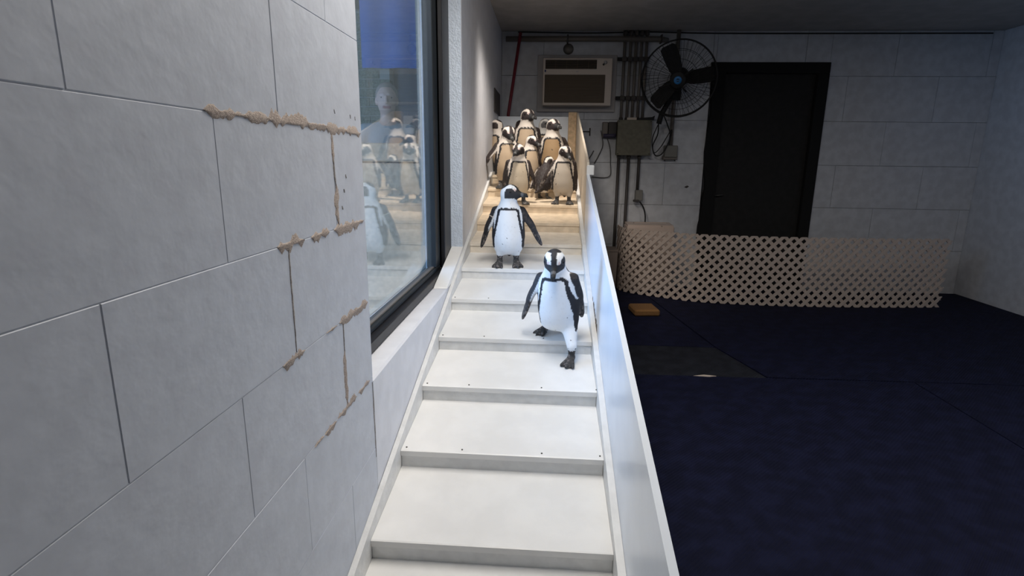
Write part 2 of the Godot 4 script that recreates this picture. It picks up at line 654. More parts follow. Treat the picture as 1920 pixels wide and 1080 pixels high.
		var w0: float = 0.0055
		var w1: float = 0.006
		if broad != 0.0 and q.x * broad > 0.0 and q.y < 0.27:
			w1 += 0.012 * clamp((0.27 - q.y) / 0.08, 0.0, 1.0) * clamp((q.y - 0.05) / 0.05, 0.0, 1.0)
		if sd2 < -w0:
			if nz.get_noise_3dv(p * 0.55 + Vector3(9, 3, 1)) > 0.62:
				return band
			return belly.lerp(belly.darkened(0.2), clamp(n * 1.0 - 0.2, 0.0, 0.3))
		if sd2 < w1 and q.y > 0.075:
			return band
		if t == LEG and q.y < 0.085:
			return white
		var strip: float = lerpf(0.0, 0.016, clamp((q.y - 0.19) / 0.09, 0.0, 1.0))
		if sd2 < w1 + strip or (q.y > 0.297 and a < 88.0) or q.y < 0.075:
			return white
		return dark
	var mesh := net(s.get("cell", 0.006) / 1.0, paint)
	var bodynode := put("body", mesh, M.feather, o)
	bodynode.scale = Vector3.ONE * k
	for side in [1.0, -1.0]:
		var em := SphereMesh.new()
		em.radius = 0.0052; em.height = 0.0104; em.radial_segments = 12; em.rings = 8
		var ep := H * Vector3(side * 0.0352, 0.0265, 0.0255)
		put("eye", em, M.eye, o, ep * k, Basis().scaled(Vector3.ONE * k))
	if s.has("tag"):
		var sh2: Vector3 = wings[-1.0][0]
		var wb3: Basis = wings[-1.0][1]
		var ring := []
		for i in 16:
			var an := TAU * i / 16
			ring.append((sh2 + wb3 * Vector3(cos(an) * 0.0145, 0.035, sin(an) * 0.027)) * k)
		put("flipper_band", tube(ring, 0.003 * k, 6, true), M.ac_white, o)
	return o

# ------------------------------------------------------------------ ragged bits of bare mortar along a joint of the left wall, in (z, y)
func ragged(a: Vector2, b: Vector2, w: float, seed_: int, x: float, taper := true) -> ArrayMesh:
	var r := RandomNumberGenerator.new()
	r.seed = seed_
	var st := start(true)
	var L := a.distance_to(b)
	var n := int(max(4, L / 0.006))
	var dir := (b - a).normalized()
	var nr := Vector2(-dir.y, dir.x)
	var rows := []
	var up := 0.5; var dn := 0.5
	for i in n + 1:
		var f := float(i) / n
		up = clamp(up + r.randf_range(-0.45, 0.45), 0.2, 1.0)
		dn = clamp(dn + r.randf_range(-0.45, 0.45), 0.2, 1.0)
		var e := 1.0
		if taper:
			e = min(1.0, min(f, 1.0 - f) * n / 2.5 + 0.05)
		var c := a.lerp(b, f)
		var p := c + nr * w * 0.5 * up * e
		var q := c - nr * w * 0.5 * dn * e
		var h := r.randf_range(0.0004, 0.0014)
		var m1 := c.lerp(p, 0.6); var m2 := c.lerp(q, 0.6)
		rows.append([Vector3(x - 0.001, p.y, p.x), Vector3(x + h, m1.y, m1.x), Vector3(x + r.randf_range(0.0, 0.001), c.y, c.x), Vector3(x + h * 0.8, m2.y, m2.x), Vector3(x - 0.001, q.y, q.x)])
	for i in n:
		for j in 4:
			quad_out(st, rows[i][j], rows[i][j + 1], rows[i + 1][j + 1], rows[i + 1][j], Vector3.RIGHT)
	return done(st)

# ------------------------------------------------------------------ build
func _ready() -> void:
	rng.seed = 11
	make_materials()
	# camera, sky, lights, exposure
	var cam := Camera3D.new()
	cam.name = "camera"
	cam.position = Vector3(0, 1.1, 0)
	var by := Basis(Vector3.UP, 0.0651) * Basis(Vector3.RIGHT, -0.2265) * Basis(Vector3.BACK, 0.0127)
	cam.basis = by
	cam.fov = 2.0 * rad_to_deg(atan(540.0 / 1030.5))
	cam.near = 0.03
	add_child(cam)
	cam.current = true
	var env := Environment.new()
	env.background_mode = Environment.BG_COLOR
	env.background_color = srgb(120, 140, 170)
	env.background_energy_multiplier = 0.3
	env.tonemap_mode = Environment.TONE_MAPPER_LINEAR
	env.tonemap_exposure = 1.0
	env.sdfgi_enabled = true
	env.ssao_enabled = true
	env.ssil_enabled = true
	var we := WorldEnvironment.new()
	we.name = "world_environment"
	we.environment = env
	add_child(we)
	lights()
	room_fill_light()
	room()
	window()
	ramp()
	back_wall_things()
	fence_and_floor_things()
	gallery()
	penguins()

func area(called: String, at: Vector3, look: Vector3, size: Vector2, c: Color, e: float, parent: Node3D) -> void:
	var l := AreaLight3D.new()
	l.name = called
	l.area_size = size
	l.light_color = c
	l.light_energy = e
	l.area_range = 12.0
	l.shadow_enabled = true
	parent.add_child(l)
	var up := Vector3.UP if abs(look.y) < 0.9 else Vector3.FORWARD
	l.transform = Transform3D(Basis.looking_at(look, up), at - parent.position)

func lights() -> void:
	var p := thing("ceiling_light", "white rectangular ceiling light panel above the lower ramp", "ceiling light", Vector3(-0.1, 2.13, -1.55))
	slab("housing", Vector3(-0.42, 2.12, -2.17), Vector3(0.22, 2.168, -0.93), M.ac_white, p, 0.004)
	slab("diffuser", Vector3(-0.39, 2.114, -2.14), Vector3(0.19, 2.119, -0.96), glow(srgb(255, 250, 242), 1.2), p, 0.001)
	area("lamp", Vector3(-0.1, 2.108, -1.55), Vector3.DOWN, Vector2(0.56, 1.16), srgb(255, 247, 238), 2.15, p)
	var s := thing("added_spot_lamp", "added unseen downlight that brightens the top of the ramp", "ceiling light", Vector3(-0.13, 2.13, -3.25))  # lamp out of view, added to lift the dim landing
	put("housing", lathe([Vector2(0.0, 0.038), Vector2(0.06, 0.038), Vector2(0.06, -0.02), Vector2(0.052, -0.02), Vector2(0.05, 0.0), Vector2(0.0, 0.0)]), M.ac_white, s)
	var d := CylinderMesh.new()
	d.top_radius = 0.045; d.bottom_radius = 0.045; d.height = 0.004
	put("lens", d, glow(srgb(255, 226, 180), 2.0), s, Vector3(0, -0.006, 0))
	var l := SpotLight3D.new()
	l.name = "lamp"
	l.light_color = srgb(255, 243, 230)
	l.light_energy = 2.3
	l.spot_range = 8.0
	l.spot_attenuation = 2.0
	l.spot_angle = 40.0
	l.spot_angle_attenuation = 1.2
	l.light_size = 0.09
	l.shadow_enabled = true
	s.add_child(l)
	l.transform = Transform3D(Basis.looking_at(Vector3(0, -1, -0.62).normalized(), Vector3.FORWARD), Vector3(0, -0.024, 0))

func room_fill_light() -> void:
	var p := thing("added_fill_lamp", "added unseen ceiling light that brightens the back wall", "ceiling light", Vector3(1.9, 2.13, -1.6))  # unseen fill lamp, added so the back wall is less dark
	slab("housing", Vector3(1.65, 2.12, -1.85), Vector3(2.15, 2.168, -1.35), M.ac_white, p, 0.004)
	slab("diffuser", Vector3(1.68, 2.114, -1.82), Vector3(2.12, 2.119, -1.38), glow(srgb(255, 246, 232), 0.6), p, 0.001)
	area("lamp", Vector3(1.9, 2.108, -1.6), Vector3.DOWN, Vector2(0.42, 0.42), srgb(255, 246, 236), 1.7, p)

# ------------------------------------------------------------------ room shell
func room() -> void:
	var f := struct("floor", "dark concrete floor under the navy rubber mats", "floor")
	slab("floor_slab", Vector3(-0.64, -0.12, -5.2), Vector3(3.7, 0, 2.1), M.concrete, f, 0)
	var c := struct("ceiling", "plain grey ceiling over the service room", "ceiling")
	slab("ceiling_slab", Vector3(-0.64, 2.17, -5.2), Vector3(3.7, 2.27, 2.1), M.ceiling, c, 0)
	# left wall: painted blocks up to the window, the apron under it, the wall beyond it
	var w := struct("wall_left", "white painted block wall with chipped brown mortar joints beside the window", "wall")
	slab("backing", Vector3(-0.64, 0, -1.295), Vector3(-0.441, 2.17, 2.1), M.block_paint, w, 0)
	var rows := [[0.0, 0.158], [0.158, 0.358], [0.358, 0.558], [0.558, 0.758], [0.758, 0.958], [0.958, 1.158], [1.158, 1.358], [1.358, 1.558], [1.558, 1.758], [1.758, 1.958], [1.958, 2.17]]
	for i in rows.size():
		var half: bool = i % 2 == 1
		var z := -1.297
		var first := true
		while z < 2.0:
			var z1 := z + (0.178 if first and half else 0.4)
			first = false
			z1 = min(z1, 2.1)
			var g := 0.0005 if rows[i][0] < 1.15 else 0.0006
			var t := rng.randf_range(-0.0004, 0.0003)
			slab("block", Vector3(-0.56, rows[i][0] + g, z + (g if z > -1.29 else 0.0)), Vector3(-0.44 + t, rows[i][1] - g, z1 - g), M.block_paint, w, 0.0008)
			z = z1
	slab("apron", Vector3(-0.64, 0, -2.8), Vector3(-0.441, 0.548, -1.298), M.wall_paint, w, 0.006)
	slab("lintel", Vector3(-0.64, 2.06, -2.8), Vector3(-0.441, 2.17, -1.296), M.wall_paint, w, 0.004)
	slab("far_wall", Vector3(-0.64, 0, -5.0), Vector3(-0.44, 2.17, -2.8), M.wall_paint, w, 0.004)
	slab("reveal_sheet", Vector3(-0.54, 0.6, -2.8), Vector3(-0.442, 2.06, -2.795), M.plastic_wrap, w, 0.001)
	# chipped paint and bare mortar
	var x := -0.4395
	for q in [[-1.29, -1.20, 1.158, 0.026], [-1.205, -1.09, 1.16, 0.022], [-1.10, -1.0, 1.162, 0.018], [-1.02, -0.86, 1.16, 0.034], [-0.87, -0.70, 1.159, 0.016],
			[-1.285, -1.10, 0.958, 0.03], [-1.075, -0.99, 0.957, 0.026], [-0.96, -0.86, 0.958, 0.03], [-1.285, -1.10, 0.758, 0.022], [-1.085, -1.03, 0.758, 0.012],
			[-0.93, -0.845, 0.758, 0.032], [-1.27, -1.19, 0.558, 0.02], [-1.175, -1.06, 0.557, 0.03], [-1.05, -0.99, 0.556, 0.02], [-0.985, -0.94, 0.556, 0.014]]:
		put("mortar_patch", ragged(Vector2(q[0], q[2]), Vector2(q[1], q[2]), q[3] * 1.25, int(q[0] * -1000 + q[2] * 77), x), M.mortar, w)
	for q in [[-1.119, 1.155, -1.119, 1.09, 0.016], [-1.119, 1.1, -1.124, 1.045, 0.008], [-1.124, 1.05, -1.128, 0.965, 0.024], [-1.119, 0.69, -1.119, 0.565, 0.018], [-1.119, 0.752, -1.119, 0.69, 0.006]]:
		put("mortar_patch", ragged(Vector2(q[0], q[1]), Vector2(q[2], q[3]), q[4] * 1.3, int(q[1] * 999), x), M.mortar if q[4] > 0.01 else M.mortar_dark, w)
	for q in [[-0.897, 0.955, -0.897, 0.765, 0.007], [-1.29, 0.545, -1.295, 0.46, 0.004], [-1.293, 0.5, -1.295, 0.33, 0.006]]:
		put("joint_crack", ragged(Vector2(q[0], q[1]), Vector2(q[2], q[3]), q[4], int(q[1] * 888), x), M.mortar_dark, w)
	for q in [[-1.185, 1.06], [-1.17, 1.03], [-1.155, 0.995], [-1.26, 1.185], [-1.23, 1.187], [-1.14, 1.19]]:
		put("paint_chip", ragged(Vector2(q[0], q[1]), Vector2(q[0] + 0.003, q[1] + 0.008), 0.004, int(q[1] * 555), x), M.mortar_dark, w)
	slab("cover_plate", Vector3(-0.441, 1.47, -4.8), Vector3(-0.432, 1.64, -4.36), M.conduit_dark, w, 0.002)
	# back wall of large painted blocks
	var b := struct("wall_back", "dim grey painted block wall behind the ramp", "wall")
	slab("backing", Vector3(-0.64, 0, -5.3), Vector3(3.7, 2.17, -5.098), M.back_joint, b, 0)
	var ys := [0.0, 0.38, 0.74, 1.10, 1.46, 1.82, 2.17]
	for i in 6:
		var z0 := -0.44 - (0.36 if i % 2 == 1 else 0.0)
		while z0 < 3.6:
			var xa: float = max(z0, -0.44)
			var xb: float = min(z0 + 0.72, 3.6)
			z0 += 0.72
			var parts := [[xa, xb]]
			if xb > 1.33 and xa < 2.28:
				parts = []
				if xa < 1.33:
					parts.append([xa, 1.33])
				if xb > 2.28:
					parts.append([2.28, xb])
				if ys[i] > 1.8:
					parts.append([max(xa, 1.33), min(xb, 2.28), 1.926])
			for q in parts:
				if q[1] - q[0] > 0.02:
					slab("block", Vector3(q[0] + 0.001, (q[2] if q.size() > 2 else ys[i]) + 0.001, -5.1), Vector3(q[1] - 0.001, ys[i + 1] - 0.001, -5.0 + rng.randf_range(-0.001, 0.001)), M.back_block, b, 0.0015)
	var r := struct("wall_right", "dim grey side wall at the far right of the room", "wall")
	slab("wall_slab", Vector3(3.6, 0, -5.2), Vector3(3.8, 2.17, 2.1), M.back_block, r, 0)
	var n := struct("wall_front", "plain wall behind the viewpoint", "wall")
	slab("wall_slab", Vector3(-0.64, 0, 2.1), Vector3(3.8, 2.17, 2.3), M.wall_paint, n, 0)
	# black doorway
	var d := struct("door_1", "tall black door with ragged black seal edge behind the lattice fence", "door", Vector3(1.8, 0, -5.0))
	var poly := PackedVector2Array()
	var e := []
	for i in 25:
		var y := 1.925 * i / 24.0
		e.append(Vector2(1.335 - 1.8 + 0.012 * sin(y * 9.0) + rng.randf_range(-0.006, 0.006), y))
	for p in e:
		poly.append(p)
	poly.append(Vector2(1.44 - 1.8, 1.925)); poly.append(Vector2(1.44 - 1.8, 0))
	put("door_seal", prism_xy(poly, -0.02, 0.025), M.black_soft, d)
	slab("door_frame", Vector3(1.43, 1.84, -5.04), Vector3(2.28, 1.925, -4.975), M.black_soft, d, 0.003)
	slab("door_frame", Vector3(2.19, 0, -5.04), Vector3(2.28, 1.84, -4.975), M.black_soft, d, 0.003)
	slab("door_leaf", Vector3(1.44, 0, -5.08), Vector3(2.19, 1.84, -5.02), M.door_leaf, d, 0.003)
	put("door_handle", tube([Vector3(1.45, 0.83, -5.02) - d.position, Vector3(1.45, 0.83, -4.99) - d.position, Vector3(1.52, 0.835, -4.99) - d.position], 0.007), M.screw, d)

# ------------------------------------------------------------------ the viewing window
func window() -> void:
	var w := struct("window_1", "large viewing window with a black metal frame beside the ramp", "window", Vector3(-0.53, 0.55, -2.05))
	var z0 := -1.30; var z1 := -2.795; var y0 := 0.552; var y1 := 2.058
	# outer frame
	slab("frame_rail", Vector3(-0.58, y0, z1), Vector3(-0.50, y0 + 0.034, z0), M.black_frame, w, 0.003)
	slab("frame_rail", Vector3(-0.58, y1 - 0.05, z1), Vector3(-0.50, y1, z0), M.black_frame, w, 0.003)
	slab("frame_jamb", Vector3(-0.58, y0 + 0.034, z1), Vector3(-0.50, y1 - 0.05, z1 + 0.17), M.black_frame, w, 0.003)
	slab("frame_jamb", Vector3(-0.58, y0 + 0.034, z0 - 0.04), Vector3(-0.50, y1 - 0.05, z0), M.black_frame, w, 0.003)
	# inner sash, set back
	slab("sash_rail", Vector3(-0.57, y0 + 0.034, z1 + 0.17), Vector3(-0.525, y0 + 0.052, z0 - 0.04), M.frame_teal, w, 0.003)
	slab("sash_jamb", Vector3(-0.57, y0 + 0.052, z1 + 0.17), Vector3(-0.525, y1 - 0.05, z1 + 0.27), M.frame_teal, w, 0.003)
	slab("gasket", Vector3(-0.548, y0 + 0.052, z1 + 0.17), Vector3(-0.535, y0 + 0.058, z0 - 0.04), M.conduit, w, 0.001)
	slab("gasket", Vector3(-0.532, y0 + 0.034, z1 + 0.165), Vector3(-0.518, y1 - 0.05, z1 + 0.17), M.conduit, w, 0.001)
	slab("glass_pane", Vector3(-0.5485, y0 + 0.045, z1 + 0.26), Vector3(-0.545, y1 - 0.05, z0 - 0.03), M.glass, w, 0)

# ------------------------------------------------------------------ the ramp
func ramp() -> void:
	var r := thing("penguin_ramp", "long white stepped ramp with side panels climbing beside the window", "ramp", Vector3(-0.12, 0, -0.6))
	var o := -r.position
	for k in range(-4, TOP + 1):
		var zn := NZ + k * RUN
		var yn := NY + k * RISE
		var zb := NZ + (k + 1) * RUN
		var yb := yn + RISE - RH
		if k == TOP:
			zb = 4.685; yb = yn
		var front := 0.0
		var poly := PackedVector2Array([Vector2(-zn + 0.004, yn - 0.002), Vector2(-zn, yn), Vector2(-zb - 0.004, yb), Vector2(-zb - 0.004, yb - 0.018), Vector2(-zn + 0.004, yn - 0.018)])
		if k == -4:
			poly = PackedVector2Array([Vector2(-zn + 0.004, 0.014), Vector2(-zb - 0.004, 0.02), Vector2(-zb - 0.004, 0.002), Vector2(-zn + 0.004, 0.002)])
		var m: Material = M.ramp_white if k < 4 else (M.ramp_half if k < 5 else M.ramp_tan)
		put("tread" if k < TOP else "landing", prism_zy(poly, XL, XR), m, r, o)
		if k > -4:
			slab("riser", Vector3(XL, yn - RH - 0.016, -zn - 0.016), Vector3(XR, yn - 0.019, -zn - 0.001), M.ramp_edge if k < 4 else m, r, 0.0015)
		if k in [-1, 0, 1, 2]:
			for xs in [-0.41, -0.25, 0.0, 0.165]:
				var cy := CylinderMesh.new()
				cy.top_radius = 0.0026; cy.bottom_radius = 0.0026; cy.height = 0.002; cy.radial_segments = 10
				put("screw", cy, M.screw, r, o + Vector3(xs + rng.randf_range(-0.02, 0.02) * (1 if abs(xs) < 0.3 else 0), yn + 0.0022, -zn - 0.012))
	# stringers along both sides
	var up := 0.022
	for sd in [[-0.4395, XL - 0.0005, 0.022], [XR + 0.0005, 0.2, 0.012]]:
		var p := PackedVector2Array([Vector2(-0.6, 0.03), Vector2(-0.6, nose_y(0.6) + sd[2] if nose_y(0.6) + sd[2] > 0.04 else 0.04), Vector2(-4.13, nose_y(4.13) + sd[2]), Vector2(-4.68, nose_y(4.13) + sd[2]), Vector2(-4.68, nose_y(4.13) - 0.1), Vector2(-4.13, nose_y(4.13) - 0.13), Vector2(-1.0, 0.0), Vector2(-0.6, 0.0)])
		put("stringer", prism_zy(p, sd[0], sd[1]), M.ramp_edge, r, o)
	# sloped filler board between the sill and the wall
	var fb := PackedVector2Array([Vector2(-2.335, 0.549), Vector2(-2.34, 0.556), Vector2(-2.80, 0.668), Vector2(-2.80, 0.549)])
	put("filler_board", prism_zy(fb, -0.498, -0.4385), M.ramp_white, r, o)
	# side panels
	var top := func(d: float) -> float: return 0.543 + 0.236 * (d - 1.0)
	var pa := PackedVector2Array([Vector2(-0.45, 0.0), Vector2(-0.45, top.call(0.45)), Vector2(-3.1, top.call(3.1)), Vector2(-3.1, 0.0)])
	put("side_panel", prism_zy(pa, 0.2005, 0.2155), M.panel_blue, r, o)
	var pb := PackedVector2Array([Vector2(-3.1, 0.0), Vector2(-3.1, 1.1), Vector2(-4.62, 1.487), Vector2(-4.69, 1.487), Vector2(-4.69, 0.0)])
	put("side_panel", prism_zy(pb, 0.2005, 0.213), M.ply_light, r, o)
	slab("corner_bracket", Vector3(0.2, 1.03, -3.13), Vector3(0.24, 1.085, -3.09), M.ramp_white, r, 0.004)
	slab("end_panel", Vector3(-0.438, 0.93, -4.70), Vector3(0.14, 1.458, -4.685), M.panel_blue, r, 0.002)
	slab("corner_post", Vector3(0.136, 0.9, -4.70), Vector3(0.2, 1.49, -4.63), M.ply, r, 0.003)
	put("dark_smudge", ragged(Vector2(2.36, 0.515), Vector2(2.08, 0.445), 0.07, 91, 0.0), M.smudge, r, o + Vector3(0.2, 0, 0), Basis(Vector3.UP, PI))  # dark brown patch low on the side panel

# ------------------------------------------------------------------ things on the back wall
func back_wall_things() -> void:
	var zb := -5.0
	var a := thing("air_conditioner", "beige window air conditioner set in the back wall in a grey trim", "air conditioner", Vector3(0.2, 1.52, -5.0))
	slab("trim_frame", Vector3(-0.13, 1.52, -5.0), Vector3(0.538, 1.98, -4.972), M.ac_trim, a, 0.004)
	slab("cabinet", Vector3(-0.083, 1.56, -4.98), Vector3(0.49, 1.937, -4.87), M.ac_white, a, 0.008)
	slab("face", Vector3(-0.08, 1.562, -4.872), Vector3(0.488, 1.935, -4.855), M.ac_white, a, 0.006)
	var rec := slab("outlet_recess", Vector3(-0.062, 1.85, -4.858), Vector3(0.36, 1.921, -4.853), M.ac_dark, a, 0.001)
	for i in 5:
		var y := 1.858 + i * 0.0135
		put("louver", box(Vector3(0.416, 0.0035, 0.012), 0.001), M.ac_brown, rec, Vector3(0.149, y, -4.849) - origin_of(rec), Basis(Vector3.RIGHT, 0.5))
	for i in 4:
		slab("vane", Vector3(0.02 + i * 0.09, 1.852, -4.853), Vector3(0.024 + i * 0.09, 1.919, -4.842), M.ac_brown, rec, 0.001)
	var grp := slab("grille_panel", Vector3(-0.066, 1.584, -4.858), Vector3(0.433, 1.805, -4.85), M.ac_brown, a, 0.003)
	for i in 17:
		var y := 1.592 + i * 0.0128
		slab("grille_slat", Vector3(-0.062, y, -4.852), Vector3(0.429, y + 0.006, -4.846), M.ac_brown, grp, 0.001)
	put("knob", lathe([Vector2(0, 0.014), Vector2(0.012, 0.013), Vector2(0.014, 0.0), Vector2(0.0, 0.0)], 16), M.ac_trim, a, Vector3(0.43, 1.90, -4.855) - a.position, Basis(Vector3.RIGHT, PI / 2))
	put("knob", lathe([Vector2(0, 0.012), Vector2(0.007, 0.011), Vector2(0.008, 0.0), Vector2(0.0, 0.0)], 12), M.ac_dark, a, Vector3(0.415, 1.885, -4.855) - a.position, Basis(Vector3.RIGHT, PI / 2))
	slab("sticker", Vector3(-0.068, 1.825, -4.8555), Vector3(-0.056, 1.843, -4.8535), mat(srgb(30, 36, 90), 0.5), a, 0)
	slab("badge", Vector3(0.19, 1.826, -4.8555), Vector3(0.212, 1.834, -4.8535), M.ac_trim, a, 0)
	# round spot above it
	var k := thing("wall_fitting", "small grey rounded cap on the wall above the air conditioner", "wall fitting", Vector3(0.126, 2.03, -5.0))
	put("disc", lathe([Vector2(0, 0.02), Vector2(0.03, 0.018), Vector2(0.045, 0.0), Vector2(0.0, 0.0)], 20), M.conduit, k, Vector3.ZERO, Basis(Vector3.RIGHT, PI / 2))
	# horizontal pipe and black cable under the ceiling
	var hp := thing("ceiling_pipe", "grey pipe running level along the back wall below the ceiling", "pipe", Vector3(0.3, 2.1, -4.95))
	put("pipe", tube([Vector3(-0.7, 0.0, 0), Vector3(0.0, 0, 0), Vector3(0.58, -0.003, 0), Vector3(0.64, -0.01, -0.02)], 0.022, 14), M.conduit, hp)
	for x in [-0.19, 0.58]:
		slab("pipe_clip", Vector3(0.3 + x, 2.068, -4.998), Vector3(0.3 + x + 0.012, 2.13, -4.922), M.conduit_dark, hp, 0.002)
	var cb := thing("ceiling_cable", "thin black cable along the top of the back wall", "cable", Vector3(0.6, 2.155, -4.985))
	put("cable", tube(bend([Vector3(-0.9, 0.006, 0), Vector3(-0.3, -0.002, 0), Vector3(0.2, 0.004, 0), Vector3(0.9, -0.008, 0), Vector3(2.9, -0.01, 0)]), 0.006, 6), M.black, cb)
	var rp := thing("red_pole", "dark red pole leaning in the corner behind the ramp", "pole", Vector3(-0.37, 1.45, -4.9))
	put("pole", tube([Vector3(0.0, -0.5, 0), Vector3(0.0, 0.04, 0), Vector3(0.095, 0.69, 0)], 0.013, 12), M.red, rp)
	# conduits
	var words := ["first", "second", "third", "fourth", "fifth"]
	var xs := [0.592, 0.64, 0.685, 0.73, 0.772]
	for i in 5:
		var c := thing("conduit", "grey conduit pipe from ceiling to electrical box, %s from the air conditioner" % words[i], "conduit", Vector3(xs[i], 1.44, -4.965), 0, "conduits above the electrical box")
		put("pipe", tube([Vector3(0, 0, 0), Vector3(0, 0.3, 0), Vector3(0, 0.728, 0)], 0.0125, 12), M.conduit, c)
		put("coupling", lathe([Vector2(0, 0.0), Vector2(0.018, 0.0), Vector2(0.018, 0.035), Vector2(0.013, 0.038)], 14), M.conduit_dark, c, Vector3(0, 0.69, 0))
		put("coupling", lathe([Vector2(0.0, 0.0), Vector2(0.017, 0.0), Vector2(0.017, 0.022), Vector2(0.013, 0.026)], 14), M.conduit_dark, c, Vector3(0, 0.012, 0))
	for q in [[1.942, "upper"], [1.633, "lower"]]:
		var s := thing("conduit_strap", "dark horizontal strut holding the conduits, %s of the two" % q[0 + 1], "strut", Vector3(0.65, q[0], -4.95))
		slab("bar", Vector3(0.535, q[0] - 0.014, -4.953), Vector3(0.79, q[0] + 0.014, -4.942), M.black, s, 0.002)
		for x in xs:
			slab("clip", Vector3(x - 0.02, q[0] - 0.018, -4.947), Vector3(x + 0.02, q[0] + 0.018, -4.938), M.conduit_dark, s, 0.003)
	var lows := [[0.592, 0.02, "left of the three below the electrical box"], [0.677, 0.02, "middle of the three below the electrical box"], [0.768, 0.86, "short one ending in an outlet box"]]
	for q in lows:
		var c := thing("conduit", "grey conduit pipe under the electrical box, %s" % q[2], "conduit", Vector3(q[0], q[1], -4.965), 0, "conduits below the electrical box")
		put("pipe", tube([Vector3(0, 0, 0), Vector3(0, 1.168 - q[1], 0)], 0.0135, 12), M.conduit_dark, c)
		put("coupling", lathe([Vector2(0, 0.0), Vector2(0.018, 0.0), Vector2(0.018, 0.02), Vector2(0.0, 0.024)], 14), M.conduit, c, Vector3(0, 1.14 - q[1], 0))
	# electrical box
	var e := thing("electrical_box", "square olive grey electrical box among the conduits", "electrical box", Vector3(0.704, 1.163, -4.93))
	slab("case", Vector3(0.563, 1.165, -4.998), Vector3(0.845, 1.45, -4.9), M.ebox, e, 0.004)
	slab("lid", Vector3(0.56, 1.162, -4.9), Vector3(0.848, 1.453, -4.885), M.ebox, e, 0.005)
	slab("label_plate", Vector3(0.64, 1.455, -4.93), Vector3(0.72, 1.475, -4.925), M.ac_white, e, 0.001)
	var br := prism_xy(PackedVector2Array([Vector2(0.73, 1.453), Vector2(0.86, 1.453), Vector2(0.868, 1.49), Vector2(0.845, 1.478), Vector2(0.73, 1.47)]), -4.95, -4.9)
	put("top_bracket", br, M.black, e, -e.position)
	for sx in [0.572, 0.836]:
		for sy in [1.175, 1.44]:
			put("screw", lathe([Vector2(0, 0.003), Vector2(0.005, 0.0), Vector2(0, 0)], 10), M.screw, e, Vector3(sx, sy, -4.885) - e.position, Basis(Vector3.RIGHT, PI / 2))
	var j := thing("junction_box", "small dark junction box left of the electrical box", "junction box", Vector3(0.51, 1.29, -4.97))
	slab("case", Vector3(0.49, 1.32, -4.998), Vector3(0.56, 1.44, -4.95), M.conduit_dark, j, 0.004)
	slab("bracket", Vector3(0.44, 1.31, -4.995), Vector3(0.49, 1.44, -4.975), M.conduit, j, 0.004)
	put("fitting", tube([Vector3(0.45, 1.325, -4.965) - j.position, Vector3(0.555, 1.325, -4.955) - j.position], 0.018, 12), mat(srgb(64, 60, 84), 0.5), j)
	# thin wires on the wall
	var wr := thing("loose_wires", "thin dark wires hanging loosely on the wall right of the ramp", "wires", Vector3(0.45, 0.95, -4.99))
	for p in [[Vector3(0.43, 1.37, -4.99), Vector3(0.452, 1.25, -4.985), Vector3(0.42, 1.16, -4.985), Vector3(0.385, 1.09, -4.99)], [Vector3(0.49, 1.3, -4.99), Vector3(0.515, 1.22, -4.985), Vector3(0.525, 1.1, -4.985), Vector3(0.52, 0.98, -4.985), Vector3(0.37, 0.975, -4.985)], [Vector3(0.33, 1.12, -4.985), Vector3(0.36, 1.17, -4.985), Vector3(0.375, 1.2, -4.99)]]:
		var q := []
		for v in p:
			q.append(v - wr.position)
		put("wire", tube(bend(q), 0.0035, 6), M.conduit_dark, wr)
	var hk := thing("wall_hook", "small dark metal hook on the wall right of the corner post", "hook", Vector3(0.3, 1.36, -4.99))
	put("rod", tube([Vector3(-0.07, 0.0, 0), Vector3(0.035, 0, 0)], 0.004, 8), M.conduit_dark, hk)
	put("crosspiece", tube([Vector3(0.035, -0.035, 0), Vector3(0.035, 0.03, 0)], 0.005, 8), M.conduit_dark, hk)
	# outlet at the low conduit, its cord
	var ol := thing("outlet_box", "small grey outlet box at the foot of the short conduit", "outlet", Vector3(0.783, 0.77, -4.96))
	slab("case", Vector3(0.752, 0.775, -4.998), Vector3(0.815, 0.868, -4.94), M.grey_box, ol, 0.004)
	slab("plug", Vector3(0.735, 0.765, -4.96), Vector3(0.785, 0.785, -4.93), M.conduit_dark, ol, 0.004)
	var cd := thing("power_cord", "dark power cord dropping from the outlet to the dehumidifier", "cord", Vector3(0.8, 0.6, -4.93))
	put("cord", tube(bend([Vector3(-0.01, 0.17, 0), Vector3(0.025, 0.12, 0.005), Vector3(0.045, 0.05, 0.005), Vector3(0.045, -0.02, 0.02)]), 0.006, 8), M.black, cd)
	# the fan's conduit, its outlet
	var fc := thing("conduit", "grey conduit pipe behind the fan down to its switch box", "conduit", Vector3(1.028, 1.24, -4.965))
	put("pipe", tube([Vector3(0, 0, 0), Vector3(0, 0.93, 0)], 0.017, 12), M.conduit, fc)
	var fo := thing("switch_box", "grey switch box below the wall fan", "switch box", Vector3(1.03, 1.13, -4.96))
	slab("case", Vector3(0.975, 1.15, -4.998), Vector3(1.085, 1.25, -4.93), M.grey_box, fo, 0.006)
	slab("flange", Vector3(0.968, 1.13, -4.998), Vector3(1.09, 1.165, -4.945), M.conduit, fo, 0.003)
	for x in [0.985, 1.072]:
		put("screw", lathe([Vector2(0, 0.0), Vector2(0.006, 0.0), Vector2(0.006, 0.012), Vector2(0, 0.012)], 8), M.screw, fo, Vector3(x, 1.118, -4.96) - fo.position)
	fan()
	var sm := thing("wall_chip", "small dark chip in the paint left of the black door", "paint chip", Vector3(1.2, 0.905, -4.999))
	put("chip", ragged(Vector2(-0.02, 0.0), Vector2(0.02, -0.006), 0.024, 5, 0.0), M.conduit_dark, sm, Vector3.ZERO, Basis(Vector3.UP, -PI / 2))

